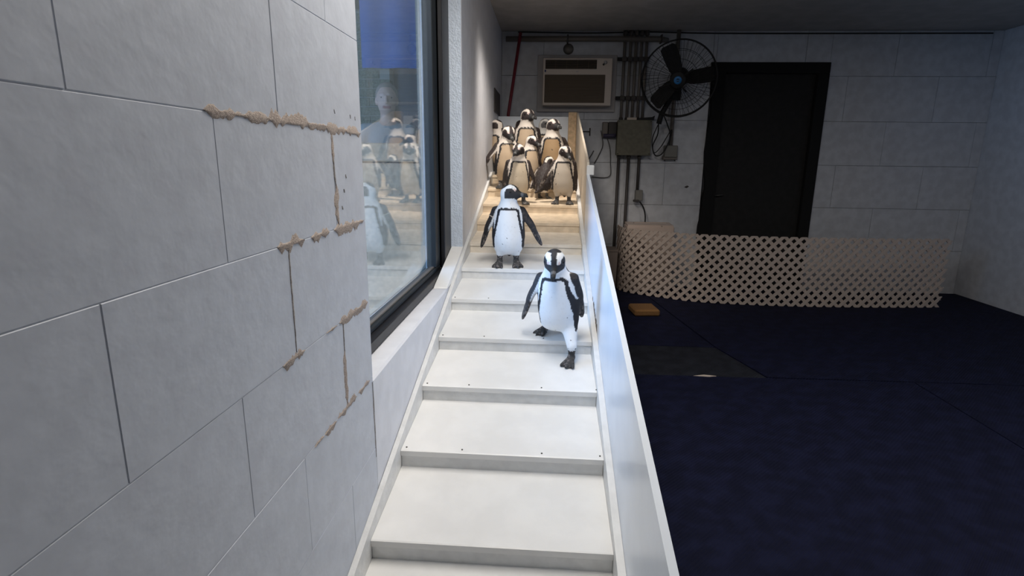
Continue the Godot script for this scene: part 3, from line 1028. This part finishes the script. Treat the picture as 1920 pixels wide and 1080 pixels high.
func fan() -> void:
	var f := thing("wall_fan", "large black wall fan with three blades in a wire cage", "fan", Vector3(0.975, 1.738, -4.6))
	var n := Vector3(-0.27, -0.24, 1.0).normalized()
	var B := Basis.looking_at(-n, Vector3.UP)            # +z of B points along n
	var R := 0.283
	var ring := func(r: float, z: float) -> Array:
		var p := []
		for i in 48:
			p.append(B * Vector3(cos(TAU * i / 48) * r, sin(TAU * i / 48) * r, z))
		return p
	put("rim", tube(ring.call(R, 0.0), 0.006, 8, true), M.black, f)
	put("rim", tube(ring.call(R, -0.05), 0.005, 8, true), M.black, f)
	var st := start(true)
	for q in [[0.22, 0.045], [0.15, 0.068], [0.075, 0.08]]:
		into_tube(st, ring.call(q[0], q[1]), 0.0018, 5, true)
	for i in 54:
		var t := TAU * i / 54
		var pts := []
		for q in [[0.06, 0.081, 0.0], [0.15, 0.07, 0.10], [0.22, 0.047, 0.17], [R, 0.0, 0.2]]:
			pts.append(B * Vector3(cos(t + q[2]) * q[0], sin(t + q[2]) * q[0], q[1]))
		into_tube(st, pts, 0.0012, 4)
	put("front_guard", done(st), M.black, f)
	st = start(true)
	for i in 36:
		var t := TAU * i / 36
		var pts := []
		for q in [[0.07, -0.14], [0.2, -0.12], [R, -0.05]]:
			pts.append(B * Vector3(cos(t) * q[0], sin(t) * q[0], q[1]))
		into_tube(st, pts, 0.0012, 4)
	into_tube(st, ring.call(0.2, -0.12), 0.0015, 5, true)
	put("rear_guard", done(st), M.black, f)
	# blades
	for ang in [112.0, 6.0, 226.0]:
		var a := deg_to_rad(ang)
		var bs := B * Basis(Vector3.BACK, a) * Basis(Vector3.RIGHT, 0.42)
		var poly := PackedVector2Array([Vector2(0.03, -0.03), Vector2(0.08, -0.056), Vector2(0.16, -0.066), Vector2(0.245, -0.062), Vector2(0.262, -0.04), Vector2(0.262, 0.045), Vector2(0.245, 0.064), Vector2(0.16, 0.06), Vector2(0.08, 0.05), Vector2(0.03, 0.03)])
		put("blade", prism_xy(poly, -0.002, 0.002), M.black, f, B * Vector3(0, 0, -0.03), bs)
	var hb := B * Basis(Vector3.RIGHT, PI / 2)
	put("hub", lathe([Vector2(0, 0.03), Vector2(0.035, 0.028), Vector2(0.045, 0.0), Vector2(0.045, -0.04), Vector2(0, -0.04)], 24), M.black, f, B * Vector3(0, 0, 0.0), hb)
	put("centre_plate", lathe([Vector2(0, 0.004), Vector2(0.055, 0.003), Vector2(0.06, 0.0), Vector2(0, 0.0)], 28), M.black, f, B * Vector3(0, 0, 0.081), hb)
	put("badge_ring", lathe([Vector2(0.014, 0.004), Vector2(0.028, 0.004), Vector2(0.03, 0.0), Vector2(0.012, 0.0)], 24), M.blue_badge, f, B * Vector3(0, 0, 0.085), hb)
	put("badge_bar", box(Vector3(0.024, 0.008, 0.004), 0.001), M.blue_badge, f, B * Vector3(0, 0, 0.088), B)
	for q in [[0.62, 0.13], [3.5, 0.15], [5.35, 0.11]]:
		put("guard_stay", tube([B * Vector3(cos(q[0]) * 0.05, sin(q[0]) * 0.05, 0.083), B * Vector3(cos(q[0]) * q[1], sin(q[0]) * q[1], 0.072)], 0.006, 8), M.black, f)
	put("motor", lathe([Vector2(0, 0.07), Vector2(0.06, 0.065), Vector2(0.072, 0.03), Vector2(0.072, -0.05), Vector2(0.05, -0.08), Vector2(0, -0.085)], 24), M.black, f, B * Vector3(0, 0, -0.15), hb)
	var mp := B * Vector3(0, 0, -0.18)
	put("wall_arm", tube([mp, mp + Vector3(0.02, -0.06, -0.06), Vector3(0.05, -0.05, -0.36)], 0.018, 12), M.black, f)
	slab("wall_plate", Vector3(0.97, 1.62, -4.985), Vector3(1.08, 1.76, -4.945), M.black, f, 0.004)
	put("handle", tube([B * Vector3(-0.04, -0.12, -0.16), Vector3(-0.085, -0.25, -0.14), Vector3(-0.1, -0.325, -0.15)], 0.021, 12), M.black, f)
	put("fan_cord", tube(bend([Vector3(-0.1, -0.32, -0.16), Vector3(-0.08, -0.4, -0.27), Vector3(-0.11, -0.5, -0.3), Vector3(-0.08, -0.575, -0.3), Vector3(-0.02, -0.55, -0.3), Vector3(0.03, -0.42, -0.3), Vector3(0.0, -0.32, -0.3), Vector3(-0.05, -0.24, -0.25)]), 0.005, 6), M.black, f)
	put("fan_cord", tube(bend([Vector3(-0.09, -0.3, -0.16), Vector3(-0.12, -0.44, -0.28), Vector3(-0.095, -0.55, -0.3), Vector3(-0.04, -0.5, -0.3), Vector3(0.045, -0.36, -0.33), Vector3(0.03, -0.49, -0.335)]), 0.004, 6), M.black, f)

# ------------------------------------------------------------------ fence, floor mats, boxes
func fence_and_floor_things() -> void:
	var mats := [["navy ribbed rubber floor mat nearest the foot of the ramp", PackedVector2Array([Vector2(0.235, 2.05), Vector2(0.235, -2.757), Vector2(1.9, -2.79), Vector2(1.9, 2.05)]), 0.014, "mat_navy"],
		["worn greyish rubber mat strip between two navy mats", PackedVector2Array([Vector2(0.235, -2.762), Vector2(0.235, -3.245), Vector2(1.03, -3.25), Vector2(1.16, -2.78)]), 0.012, "mat_worn"],
		["navy rubber floor mat under the yellow block", PackedVector2Array([Vector2(0.235, -3.25), Vector2(0.235, -4.95), Vector2(0.78, -4.95), Vector2(1.028, -3.255)]), 0.012, "mat_navy"],
		["navy rubber floor mat in front of the lattice fence", PackedVector2Array([Vector2(1.165, -2.784), Vector2(1.034, -3.25), Vector2(0.785, -4.95), Vector2(2.3, -4.95), Vector2(2.3, -2.8)]), 0.016, "mat_navy"],
		["navy rubber floor mat in the far right corner", PackedVector2Array([Vector2(2.305, -2.8), Vector2(2.305, -4.95), Vector2(3.58, -4.95), Vector2(3.58, -2.8)]), 0.014, "mat_navy"],
		["navy rubber floor mat along the right wall", PackedVector2Array([Vector2(1.905, 2.05), Vector2(1.905, -2.79), Vector2(3.58, -2.795), Vector2(3.58, 2.05)]), 0.015, "mat_navy"]]
	for q in mats:
		var t := thing("floor_mat", q[0], "mat", Vector3(q[1][0].x, 0, q[1][0].y), 0, "rubber mats on the floor")
		put("mat_sheet", prism_xz(q[1], 0.0005, q[2]), M[q[3]], t, -t.position)
		if q[3] == "mat_worn":
			put("frayed_edge", prism_xz(PackedVector2Array([Vector2(0.78, -2.768), Vector2(0.84, -2.788), Vector2(0.9, -2.776), Vector2(0.86, -2.762)]), 0.0122, 0.0155), M.ac_white, t, -t.position)
	# yellow block
	var s := thing("sponge_block", "tan yellow sponge block lying on the navy mat", "sponge", Vector3(0.722, 0.0125, -4.0), 0.12)
	put("block", box(Vector3(0.185, 0.05, 0.2), 0.012), M.sponge, s, Vector3(0, 0.0255, 0))
	# dehumidifier
	var d := thing("dehumidifier", "beige dehumidifier cabinet standing behind the lattice fence", "dehumidifier", Vector3(0.87, 0.0165, -4.85))
	put("cabinet", prism_zy(PackedVector2Array([Vector2(0.0, 0.0), Vector2(0.11, 0.0), Vector2(0.115, 0.5), Vector2(0.11, 0.545), Vector2(0.09, 0.567), Vector2(-0.1, 0.575), Vector2(-0.1, 0.0)]), -0.195, 0.19), M.dehum, d)
	slab("side_panel", Vector3(0.668, 0.02, -4.94), Vector3(0.678, 0.57, -4.75), M.dehum, d, 0.004)
	slab("side_panel", Vector3(1.057, 0.02, -4.94), Vector3(1.067, 0.57, -4.75), M.dehum, d, 0.004)
	var ven := put("vent_recess", box(Vector3(0.28, 0.004, 0.05), 0.001), M.ac_trim, d, Vector3(0.01, 0.573, -0.02), Basis(Vector3.RIGHT, 0.04))
	for i in 6:
		put("vent_slat", box(Vector3(0.27, 0.003, 0.004), 0.001), M.dehum, ven, Vector3(0.0, 0.004, -0.02 + i * 0.008))
	put("indicator", lathe([Vector2(0, 0.003), Vector2(0.006, 0.0), Vector2(0, 0)], 12), M.ac_white, d, Vector3(0.09, 0.562, 0.1), Basis(Vector3.RIGHT, 0.7))
	slab("tank_line", Vector3(0.69, 0.25, -4.737), Vector3(1.045, 0.253, -4.733), M.ac_trim, d, 0)
	var bn := thing("grey_bin", "narrow grey bin between the ramp and the dehumidifier", "bin", Vector3(0.54, 0.0125, -4.8))
	put("bin_body", prism_xy(PackedVector2Array([Vector2(-0.065, 0.0), Vector2(0.05, 0.0), Vector2(0.058, 0.35), Vector2(-0.075, 0.35)]), -0.12, 0.1), M.bin, bn)
	slab("bin_rim", Vector3(0.46, 0.355, -4.925), Vector3(0.603, 0.37, -4.695), M.bin, bn, 0.004)
	# lattice fence
	var ctrl := [Vector3(0.618, 0, -4.95), Vector3(0.622, 0, -4.82), Vector3(0.648, 0, -4.705), Vector3(0.75, 0, -4.6), Vector3(0.98, 0, -4.475), Vector3(1.178, 0, -4.385), Vector3(1.511, 0, -4.334), Vector3(2.0, 0, -4.32), Vector3(2.6, 0, -4.36), Vector3(3.1, 0, -4.42)]
	var line := bend(ctrl, 10)
	var lens := [0.0]
	for i in line.size() - 1:
		lens.append(lens[-1] + line[i].distance_to(line[i + 1]))
	var total: float = lens[-1]
	var at := func(u: float) -> Array:
		u = clamp(u, 0.0, total - 0.0001)
		var i := 0
		while lens[i + 1] < u:
			i += 1
		var p: Vector3 = line[i].lerp(line[i + 1], (u - lens[i]) / (lens[i + 1] - lens[i]))
		var t: Vector3 = (line[i + 1] - line[i]).normalized()
		return [p, Vector3(-t.z, 0, t.x)]
	var fe := thing("lattice_fence", "curved cream plastic lattice fence in front of the black door", "fence", Vector3(0.98, 0.017, -4.475))
	var H := 0.545
	var per := 0.0735
	var wd := 0.0122 * 1.4142     # half width measured along the fence
	for dirn in [1.0, -1.0]:
		var i0 := -int(H / per) - 1
		for i in range(i0, int(total / per) + int(H / per) + 2):
			var u0: float = i * per
			# the strip's centre runs from (u0, 0) to (u0 + dirn * H, H); cut at the ends
			var y_lo := 0.0
			var y_hi := H
			if dirn > 0:
				y_lo = max(0.0, -u0); y_hi = min(H, total - u0)
			else:
				y_lo = max(0.0, u0 - total); y_hi = min(H, u0)
			if y_hi - y_lo < 0.02:
				continue
			var st := start()
			var seg: int = max(2, int((y_hi - y_lo) / 0.05))
			var prev := []
			for k in seg + 1:
				var y: float = lerpf(y_lo, y_hi, float(k) / seg)
				var uc: float = u0 + dirn * y
				var cur := []
				for sd in [-wd, wd]:
					var a: Array = at.call(uc + sd)
					var off: Vector3 = a[1] * (0.004 * dirn)
					cur.append(a[0] + Vector3(0, y, 0) + off + a[1] * 0.0035)
					cur.append(a[0] + Vector3(0, y, 0) + off - a[1] * 0.0035)
				if k > 0:
					var nn: Vector3 = at.call(uc)[1]
					quad_out(st, prev[0], prev[2], cur[2], cur[0], nn)
					quad_out(st, prev[1], prev[3], cur[3], cur[1], -nn)
					quad_out(st, prev[0], prev[1], cur[1], cur[0], prev[0] - prev[2])
					quad_out(st, prev[2], prev[3], cur[3], cur[2], prev[2] - prev[0])
				prev = cur
			put("slat", done(st), M.lattice, fe, Vector3(0, 0.017, 0) - fe.position)

# ------------------------------------------------------------------ visitors' side, seen through the glass
func gallery() -> void:
	var g := struct("wall_gallery", "dim grey walls of the visitor side seen through the window", "wall")
	slab("far_wall", Vector3(-3.6, 0, -6.2), Vector3(-0.64, 2.6, -6.0), M.gal_wall, g, 0)
	slab("outer_wall", Vector3(-3.7, 0, -6.2), Vector3(-3.5, 2.6, 2.3), M.gal_wall, g, 0)
	slab("near_wall", Vector3(-3.6, 0, 2.1), Vector3(-0.64, 2.6, 2.3), M.gal_wall, g, 0)
	slab("partition", Vector3(-0.66, 2.06, -6.2), Vector3(-0.64, 2.6, 2.3), M.gal_wall, g, 0)
	slab("partition", Vector3(-0.66, 0, -6.2), Vector3(-0.64, 2.06, -2.8), M.gal_wall, g, 0)
	slab("partition", Vector3(-0.66, 0, -1.29), Vector3(-0.64, 2.06, 2.3), M.gal_wall, g, 0)
	slab("partition", Vector3(-0.66, 0, -2.8), Vector3(-0.64, 0.55, -1.29), M.gal_wall, g, 0)
	var fl := struct("floor_gallery", "beige floor of the visitor side beyond the window", "floor")
	slab("floor_slab", Vector3(-3.6, -0.12, -6.2), Vector3(-0.645, 0, 2.3), M.gal_floor, fl, 0)
	var ce := struct("ceiling_gallery", "pale ceiling of the visitor side beyond the window", "ceiling")
	slab("ceiling_slab", Vector3(-3.6, 2.6, -6.2), Vector3(-0.645, 2.7, 2.3), M.gal_wall, ce, 0)
	# unseen window added to throw cool light onto the side panel
	var w := struct("window_2", "added unseen glowing window on the visitor side that lights the ramp panel", "window", Vector3(-3.46, 1.3, -1.4))
	slab("window_frame", Vector3(-3.5, 0.2, -2.7), Vector3(-3.47, 2.5, -0.1), M.ac_white, w, 0.004)
	slab("window_pane", Vector3(-3.47, 0.28, -2.62), Vector3(-3.46, 2.42, -0.18), glow(srgb(196, 222, 255), 1.6), w, 0)
	area("daylight", Vector3(-3.44, 1.35, -1.4), Vector3.RIGHT, Vector2(2.4, 2.1), srgb(138, 192, 255), 17.0, w)
	# brick pier
	var b := thing("brick_pier", "grey green brick pier seen through the left of the window", "brick pier", Vector3(-1.85, 0, -5.2))
	for i in 30:
		for k in 4:
			var x0 := -2.2 + k * 0.19 - (0.095 if i % 2 == 1 else 0.0)
			slab("brick", Vector3(x0, 0.01 + i * 0.078, -5.2 + rng.randf_range(-0.002, 0.002)), Vector3(x0 + 0.182, 0.08 + i * 0.078, -5.1 + rng.randf_range(-0.002, 0.002)), M.gal_brick, b, 0.003)
	slab("core", Vector3(-2.29, 0, -5.3), Vector3(-1.45, 2.36, -5.108), M.gal_wall, b, 0)
	# low stone counter
	var c := thing("stone_counter", "low beige stone counter seen through the window in front of the visitor", "counter", Vector3(-1.2, 0, -3.5))
	slab("base", Vector3(-1.9, 0, -3.66), Vector3(-0.7, 1.08, -3.42), M.gal_stone, c, 0.005)
	slab("base_joint", Vector3(-1.9, 1.08, -3.65), Vector3(-0.7, 1.088, -3.43), M.ac_dark, c, 0)
	slab("top_course", Vector3(-1.9, 1.088, -3.67), Vector3(-0.7, 1.2, -3.41), M.gal_stone, c, 0.006)
	# blue banner over a dark panel
	var bb := thing("blue_banner", "bright blue banner hanging behind the visitor beyond the glass", "banner", Vector3(-1.28, 1.8, -4.7))
	var st := start(true)
	for i in 12:
		var xa := -1.56 + i * 0.045; var xc := xa + 0.045
		var za := -4.7 + 0.018 * sin(i * 1.1); var zc := -4.7 + 0.018 * sin((i + 1) * 1.1)
		quad_out(st, Vector3(xa, 1.83, za), Vector3(xc, 1.83, zc), Vector3(xc, 2.45, zc), Vector3(xa, 2.45, za), Vector3.BACK)
		quad_out(st, Vector3(xa, 1.83, za - 0.004), Vector3(xc, 1.83, zc - 0.004), Vector3(xc, 2.45, zc - 0.004), Vector3(xa, 2.45, za - 0.004), Vector3.FORWARD)
	put("cloth", done(st), M.banner, bb, -bb.position)
	put("rod", tube([Vector3(-0.34, 0.65, 0), Vector3(0.3, 0.65, 0)], 0.012), M.black, bb)
	put("cord", tube([Vector3(-0.3, 0.65, 0), Vector3(-0.3, 0.8, 0)], 0.003, 6), M.black, bb)
	put("cord", tube([Vector3(0.25, 0.65, 0), Vector3(0.25, 0.8, 0)], 0.003, 6), M.black, bb)
	var dp := thing("dark_screen", "dark grey upright panel behind the visitor's head beyond the glass", "panel", Vector3(-1.25, 0, -5.2))
	slab("panel_face", Vector3(-1.44, 0.1, -5.25), Vector3(-0.9, 2.1, -5.2), M.dark_panel, dp, 0.005)
	slab("foot", Vector3(-1.43, 0.0, -5.4), Vector3(-1.36, 0.1, -5.05), M.black, dp, 0.005)
	slab("foot", Vector3(-1.0, 0.0, -5.4), Vector3(-0.93, 0.1, -5.05), M.black, dp, 0.005)
	person()

func person() -> void:
	var o := thing("person", "person in a pale grey top standing behind the stone counter", "person", Vector3(-1.19, 0.0, -4.1), 0.25)
	var sk := lin(206, 164, 144); var top := lin(168, 168, 166); var leg := lin(62, 66, 78); var hair := lin(150, 130, 116); var shoe := lin(40, 40, 42)
	# 1 top, 2 trousers, 3 skin, 4 hair, 5 shoes, 6 lips
	ell(Vector3(0, 1.16, 0), Vector3(0.165, 0.2, 0.105), 0.02, 1)
	ell(Vector3(0, 1.0, 0), Vector3(0.15, 0.17, 0.105), 0.06, 1)
	cone(Vector3(-0.15, 1.3, 0), Vector3(0.15, 1.3, 0), 0.055, 0.055, 0.06, 1)
	cone(Vector3(0, 1.32, 0), Vector3(0, 1.42, 0.012), 0.055, 0.048, 0.03, 3)
	for s in [-1.0, 1.0]:
		var sh := Vector3(s * 0.17, 1.29, 0); var el := Vector3(s * 0.235, 1.03, 0.0); var wr := Vector3(s * 0.235, 0.8, 0.08)
		cone(sh, el, 0.052, 0.042, 0.03, 1)
		cone(el, wr, 0.04, 0.028, 0.02, 1)
		ell(wr + Vector3(0, -0.06, 0.012), Vector3(0.017, 0.05, 0.04), 0.02, 3)
		for i in 4:
			var r0: Vector3 = wr + Vector3(0, -0.095, -0.016 + i * 0.018)
			var ln: float = [0.05, 0.068, 0.072, 0.064][i]
			cone(r0, r0 + Vector3(-s * 0.006, -ln * 0.55, 0.002), 0.0092, 0.0085, 0.004, 3)
			cone(r0 + Vector3(-s * 0.006, -ln * 0.55, 0.002), r0 + Vector3(-s * 0.02, -ln, 0.004), 0.0085, 0.0072, 0.003, 3)
		cone(wr + Vector3(0, -0.03, 0.035), wr + Vector3(-s * 0.02, -0.085, 0.065), 0.012, 0.009, 0.006, 3)
		var hp := Vector3(s * 0.09, 0.9, 0); var kn := Vector3(s * 0.1, 0.48, 0.015); var an := Vector3(s * 0.1, 0.09, -0.01)
		cone(hp, kn, 0.085, 0.058, 0.05, 2)
		cone(kn, an, 0.056, 0.04, 0.03, 2)
		cone(an + Vector3(0, -0.05, -0.02), an + Vector3(s * 0.02, -0.055, 0.15), 0.038, 0.032, 0.02, 5)
	var body := net(0.009, func(_p, t): return [top, top, leg, sk, hair, shoe, sk][t])
	put("body", body, M.person, o)
	# head, on the same neck
	ell(Vector3(0, 1.525, 0.012), Vector3(0.072, 0.1, 0.088), 0.01, 3)
	ell(Vector3(0, 1.47, 0.045), Vector3(0.05, 0.055, 0.05), 0.03, 3)
	cone(Vector3(0, 1.40, 0.008), Vector3(0, 1.46, 0.008), 0.05, 0.046, 0.02, 3)
	cone(Vector3(0, 1.53, 0.098), Vector3(0, 1.497, 0.113), 0.007, 0.012, 0.012, 3)
	cone(Vector3(-0.02, 1.462, 0.094), Vector3(0.02, 1.462, 0.094), 0.006, 0.006, 0.006, 6)
	for s in [-1.0, 1.0]:
		ell(Vector3(s * 0.073, 1.51, 0.005), Vector3(0.01, 0.03, 0.018), 0.006, 3)
		cone(Vector3(s * 0.018, 1.55, 0.092), Vector3(s * 0.045, 1.55, 0.078), 0.007, 0.006, 0.01, 3)
	ell(Vector3(0, 1.552, -0.012), Vector3(0.08, 0.092, 0.09), 0.006, 4)
	put("head", net(0.005, func(p, t): return hair if t == 4 or p.y > 1.6 else (lin(176, 110, 104) if t == 6 else sk)), M.person, o)
	for s in [-1.0, 1.0]:
		var em := SphereMesh.new()
		em.radius = 0.0105; em.height = 0.021; em.radial_segments = 12; em.rings = 8
		put("eye", em, M.ac_dark, o, Vector3(s * 0.031, 1.528, 0.081))

# ------------------------------------------------------------------ the birds
func penguins() -> void:
	var dim_warm_belly := lin(178, 158, 134)  # dim warm light put into the flock's belly and white colours
	var dim_warm_white := lin(216, 208, 198)
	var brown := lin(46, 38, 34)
	var place := func(x: float, d: float, dy := 0.0) -> Vector3:
		return Vector3(x, tread_y(d) + dy, -d)
	# front two, in full detail
	penguin("penguin facing forward mid step on the lower treads, nearest the viewer", Vector3(0.05, tread_y(1.99) + 0.03, -2.06), -14.0, {"size": 0.92, "cell": 0.0045, "lean": 9.0, "bank": 3.0, "head_yaw": 10.0, "head_pitch": 32.0, "raise": 0.02,
		"wing_r": [30.0, 8.0], "wing_l": [8.0, -14.0], "foot_l": Vector3(0.07, -0.03, 0.071), "foot_r": Vector3(-0.072, 0.042, -0.07), "foot_turn_r": -30.0, "foot_turn_l": -8.0, "broad_side": 1.0, "seed": 3})
	penguin("white breasted penguin with head turned sideways, standing second down the ramp", place.call(-0.198, 2.715), 2.0, {"size": 0.94, "cell": 0.0045, "lean": 3.0, "head_yaw": 68.0, "head_pitch": -2.0,
		"wing_r": [25.0, 4.0], "wing_l": [34.0, 2.0], "foot_l": Vector3(0.041, 0.001, 0.006), "foot_r": Vector3(-0.043, 0, 0.012), "tag": true, "seed": 5})
	var base := {"cell": 0.0068, "belly": dim_warm_belly, "white": dim_warm_white, "dark": brown}
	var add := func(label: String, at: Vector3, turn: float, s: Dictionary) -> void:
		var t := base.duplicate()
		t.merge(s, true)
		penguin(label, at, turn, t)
	add.call("penguin with tan belly toned for dim warm light, stepping down behind the one with turned head", place.call(-0.205, 3.56), 12.0, {"size": 0.88, "head_yaw": -30.0, "head_pitch": 14.0, "lean": 6.0, "wing_l": [24.0, 6.0], "wing_r": [12.0, -6.0], "belly": lin(198, 184, 162), "seed": 8})
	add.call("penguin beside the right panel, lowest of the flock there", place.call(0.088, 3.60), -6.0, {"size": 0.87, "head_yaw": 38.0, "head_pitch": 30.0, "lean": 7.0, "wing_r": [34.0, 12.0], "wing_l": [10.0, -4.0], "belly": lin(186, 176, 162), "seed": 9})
	add.call("penguin with brown belly toned for dim warm light, standing upright right of centre in the flock", place.call(0.012, 4.04), -4.0, {"size": 1.07, "head_yaw": 35.0, "head_pitch": 2.0, "wing_l": [30.0, -10.0], "wing_r": [14.0, 0.0], "belly": lin(152, 126, 94), "seed": 10})
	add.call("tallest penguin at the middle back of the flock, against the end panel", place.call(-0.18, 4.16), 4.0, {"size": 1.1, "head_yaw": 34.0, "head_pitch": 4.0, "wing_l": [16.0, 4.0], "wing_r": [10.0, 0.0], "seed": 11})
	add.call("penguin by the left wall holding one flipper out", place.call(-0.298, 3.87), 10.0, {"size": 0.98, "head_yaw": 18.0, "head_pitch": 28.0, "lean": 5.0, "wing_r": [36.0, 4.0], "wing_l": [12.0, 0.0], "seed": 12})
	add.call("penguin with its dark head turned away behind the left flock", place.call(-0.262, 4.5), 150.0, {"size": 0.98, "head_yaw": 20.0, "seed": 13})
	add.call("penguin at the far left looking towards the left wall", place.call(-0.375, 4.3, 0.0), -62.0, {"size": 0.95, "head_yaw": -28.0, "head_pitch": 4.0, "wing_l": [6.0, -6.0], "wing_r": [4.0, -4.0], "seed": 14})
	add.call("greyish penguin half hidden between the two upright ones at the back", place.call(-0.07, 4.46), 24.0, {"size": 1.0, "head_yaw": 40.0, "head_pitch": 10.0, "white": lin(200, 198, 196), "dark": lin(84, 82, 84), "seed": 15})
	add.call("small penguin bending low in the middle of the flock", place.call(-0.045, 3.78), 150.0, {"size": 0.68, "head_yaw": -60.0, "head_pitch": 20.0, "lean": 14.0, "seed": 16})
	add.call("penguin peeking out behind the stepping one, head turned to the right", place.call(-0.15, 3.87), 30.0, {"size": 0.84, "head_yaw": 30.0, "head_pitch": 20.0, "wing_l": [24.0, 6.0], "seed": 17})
